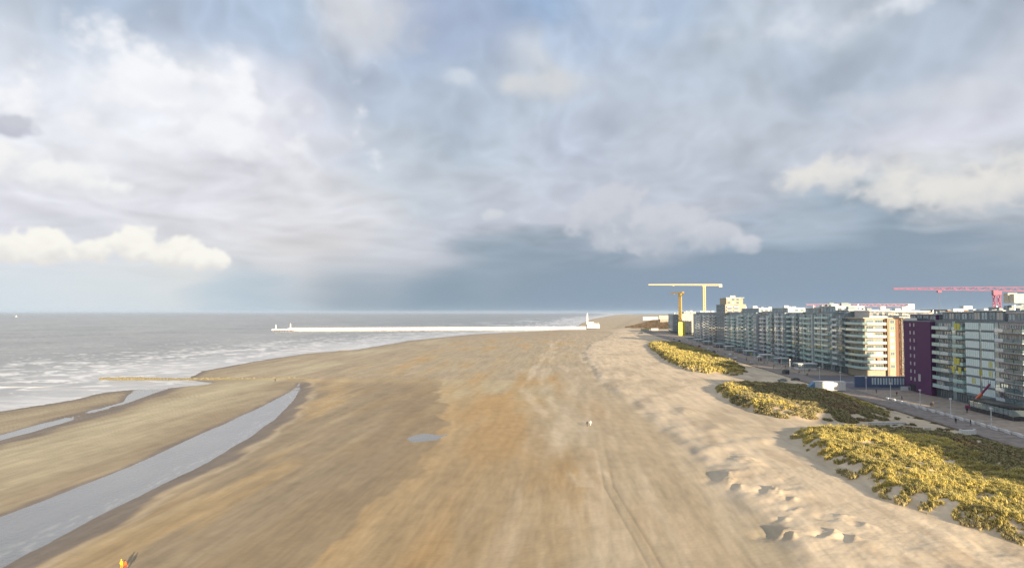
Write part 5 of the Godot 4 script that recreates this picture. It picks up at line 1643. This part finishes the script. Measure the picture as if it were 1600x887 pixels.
func make_plants():
	var gm := plain(Color.WHITE, 0.75)
	gm.vertex_color_use_as_albedo = true
	gm.backlight_enabled = true
	gm.backlight = Color(0.12, 0.10, 0.03)
	gm.cull_mode = BaseMaterial3D.CULL_DISABLED
	var tuft := tuft_mesh(30, 1.1, 0.75, 0.045)
	var tuft2 := tuft_mesh(30, 1.15, 0.85, 0.085)
	var bush := bush_mesh(120)
	var clump := noise(71, 0.16, 3)
	var lump := noise(73, 0.42, 2)
	var patch := noise(72, 0.045, 3)
	var tall := [["dune_grass", "yellow marram grass covering the nearest dune at the right", "dune_shrubs", "olive shrubs darkened by painted shade behind the nearest yellow dune"], ["dune_grass", "yellow and olive marram grass on the middle dune", "dune_shrubs", "olive shrubs darkened by painted shade covering the middle dune"], ["dune_grass", "golden marram grass on the far long dune", "dune_shrubs", "brown shrubs along the inner edge of the far dune"]]
	for k in 3:
		var q: Array = DUNES[k]
		rng.seed = 700 + k
		var grass := []
		var shrubs := []
		var want: int = [110000, 40000, 30000][k]
		var s0: float = [0.74, 0.85, 1.35][k]
		for i in want:
			var x: float = q[0] + rng.randf_range(-1.25, 1.25) * q[2]
			var d: float = q[1] + rng.randf_range(-1.15, 1.15) * q[3]
			var c := dune_cover(x, d)
			var cl := clump.get_noise_2d(x, d)
			var lu := lump.get_noise_2d(x, d)
			if k < 2 and lu < -0.34: continue
			var pt := patch.get_noise_2d(x, d)
			if c < 0.03 + maxf(0.0, pt) * 0.10 or x > 106.0: continue
			if c < 0.16 and cl < 0.10 - c * 1.4: continue
			if cl < -0.42: continue
			var h := ground_h(x, d)
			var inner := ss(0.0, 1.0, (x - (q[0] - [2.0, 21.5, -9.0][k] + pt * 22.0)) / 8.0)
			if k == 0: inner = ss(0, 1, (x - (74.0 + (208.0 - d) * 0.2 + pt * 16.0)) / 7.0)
			if k == 1 and x > 96.5 + pt * 5.0: inner = 0.0  # yellow grass rim here paints a sunlit strip along the dune
			var b := Basis(Vector3.UP, rng.randf() * TAU)
			if rng.randf() < inner:
				if rng.randf() < 0.55 and cl > -0.32:
					var s := rng.randf_range(0.5, 1.2) * s0 * (1.15 + 0.6 * cl + 0.8 * lu)
					var t := rng.randf()
					shrubs.append([Transform3D(b.scaled(Vector3(s, s * 0.8, s)), Vector3(x, h - 0.05, -d)), Color(0.22, 0.20, 0.085).lerp(Color(0.38, 0.32, 0.15), t).lerp(Color(0.28, 0.18, 0.10), ss(0.1, 0.5, pt))])  # shrub olive, with the shade of the blocks partly painted into it
			else:
				var s := rng.randf_range(0.65, 1.2) * s0 * (1.0 + 0.45 * cl + 0.9 * lu)
				var t := clampf(rng.randf() * 0.6 + 0.3 + pt * 0.8, 0, 1)
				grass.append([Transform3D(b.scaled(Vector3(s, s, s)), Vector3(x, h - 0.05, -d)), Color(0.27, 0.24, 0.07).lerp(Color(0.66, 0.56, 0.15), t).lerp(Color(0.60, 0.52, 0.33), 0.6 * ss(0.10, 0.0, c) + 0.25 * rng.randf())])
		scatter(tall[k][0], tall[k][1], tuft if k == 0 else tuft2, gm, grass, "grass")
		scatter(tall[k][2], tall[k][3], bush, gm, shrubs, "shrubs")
	# scattered shrubs on the sand between dunes and road, and the brown scrub far off
	rng.seed = 760
	var few := []
	for i in 900:
		var x := rng.randf_range(84, 106.5)
		var d := rng.randf_range(165, 345)
		if dune_cover(x, d) > 0.02: continue
		if clump.get_noise_2d(x * 0.6, d * 0.6) < 0.12: continue
		var s := rng.randf_range(0.5, 1.1)
		few.append([Transform3D(Basis(Vector3.UP, rng.randf() * TAU).scaled(Vector3(s, s * 0.7, s)), Vector3(x, ground_h(x, d) - 0.05, -d)), Color(0.14, 0.12, 0.05).lerp(Color(0.20, 0.16, 0.05), rng.randf())])
	scatter("sand_shrubs", "sparse olive shrubs in the sand beside the service road", bush, gm, few, "shrubs")
	var far := []
	for i in 9000:
		var d := 1460.0 + 1500.0 * pow(rng.randf(), 1.4)
		var x := ev(FOOT, d) + rng.randf_range(25, 260) + (d - 1460) * 0.05
		var s := rng.randf_range(2.0, 4.5)
		if patch.get_noise_2d(x * 0.3, d * 0.15) < -0.2: continue
		far.append([Transform3D(Basis(Vector3.UP, rng.randf() * TAU).scaled(Vector3(s, s * 0.8, s)), Vector3(x, ground_h(x, d) - 0.3, -d)), Color(0.10, 0.07, 0.04).lerp(Color(0.18, 0.13, 0.07), rng.randf())])
	scatter("far_scrub", "brown scrub on the dunes beyond the pier's landward end", bush, gm, far, "scrub")

func _ready():
	var t0 := Time.get_ticks_msec()
	setup()
	print("sky %d" % (Time.get_ticks_msec() - t0))
	rng.seed = 5
	make_materials()
	make_beach()
	print("beach %d" % (Time.get_ticks_msec() - t0))
	make_water()
	make_streets()
	make_buildings()
	print("buildings %d" % (Time.get_ticks_msec() - t0))
	make_pier()
	groyne("yellow green stone groyne crossing the wet sand from the sea", -266, -50, 378, 391, 5.0, 1.05, 81)
	groyne("low far stone groyne ending in the surf", -232, -150, 674, 680, 4.0, 0.5, 82)
	make_cranes()
	rng.seed = 6
	make_furniture()
	make_people()
	make_walkers()
	print("people %d" % (Time.get_ticks_msec() - t0))
	make_plants()
	print("done %d" % (Time.get_ticks_msec() - t0))
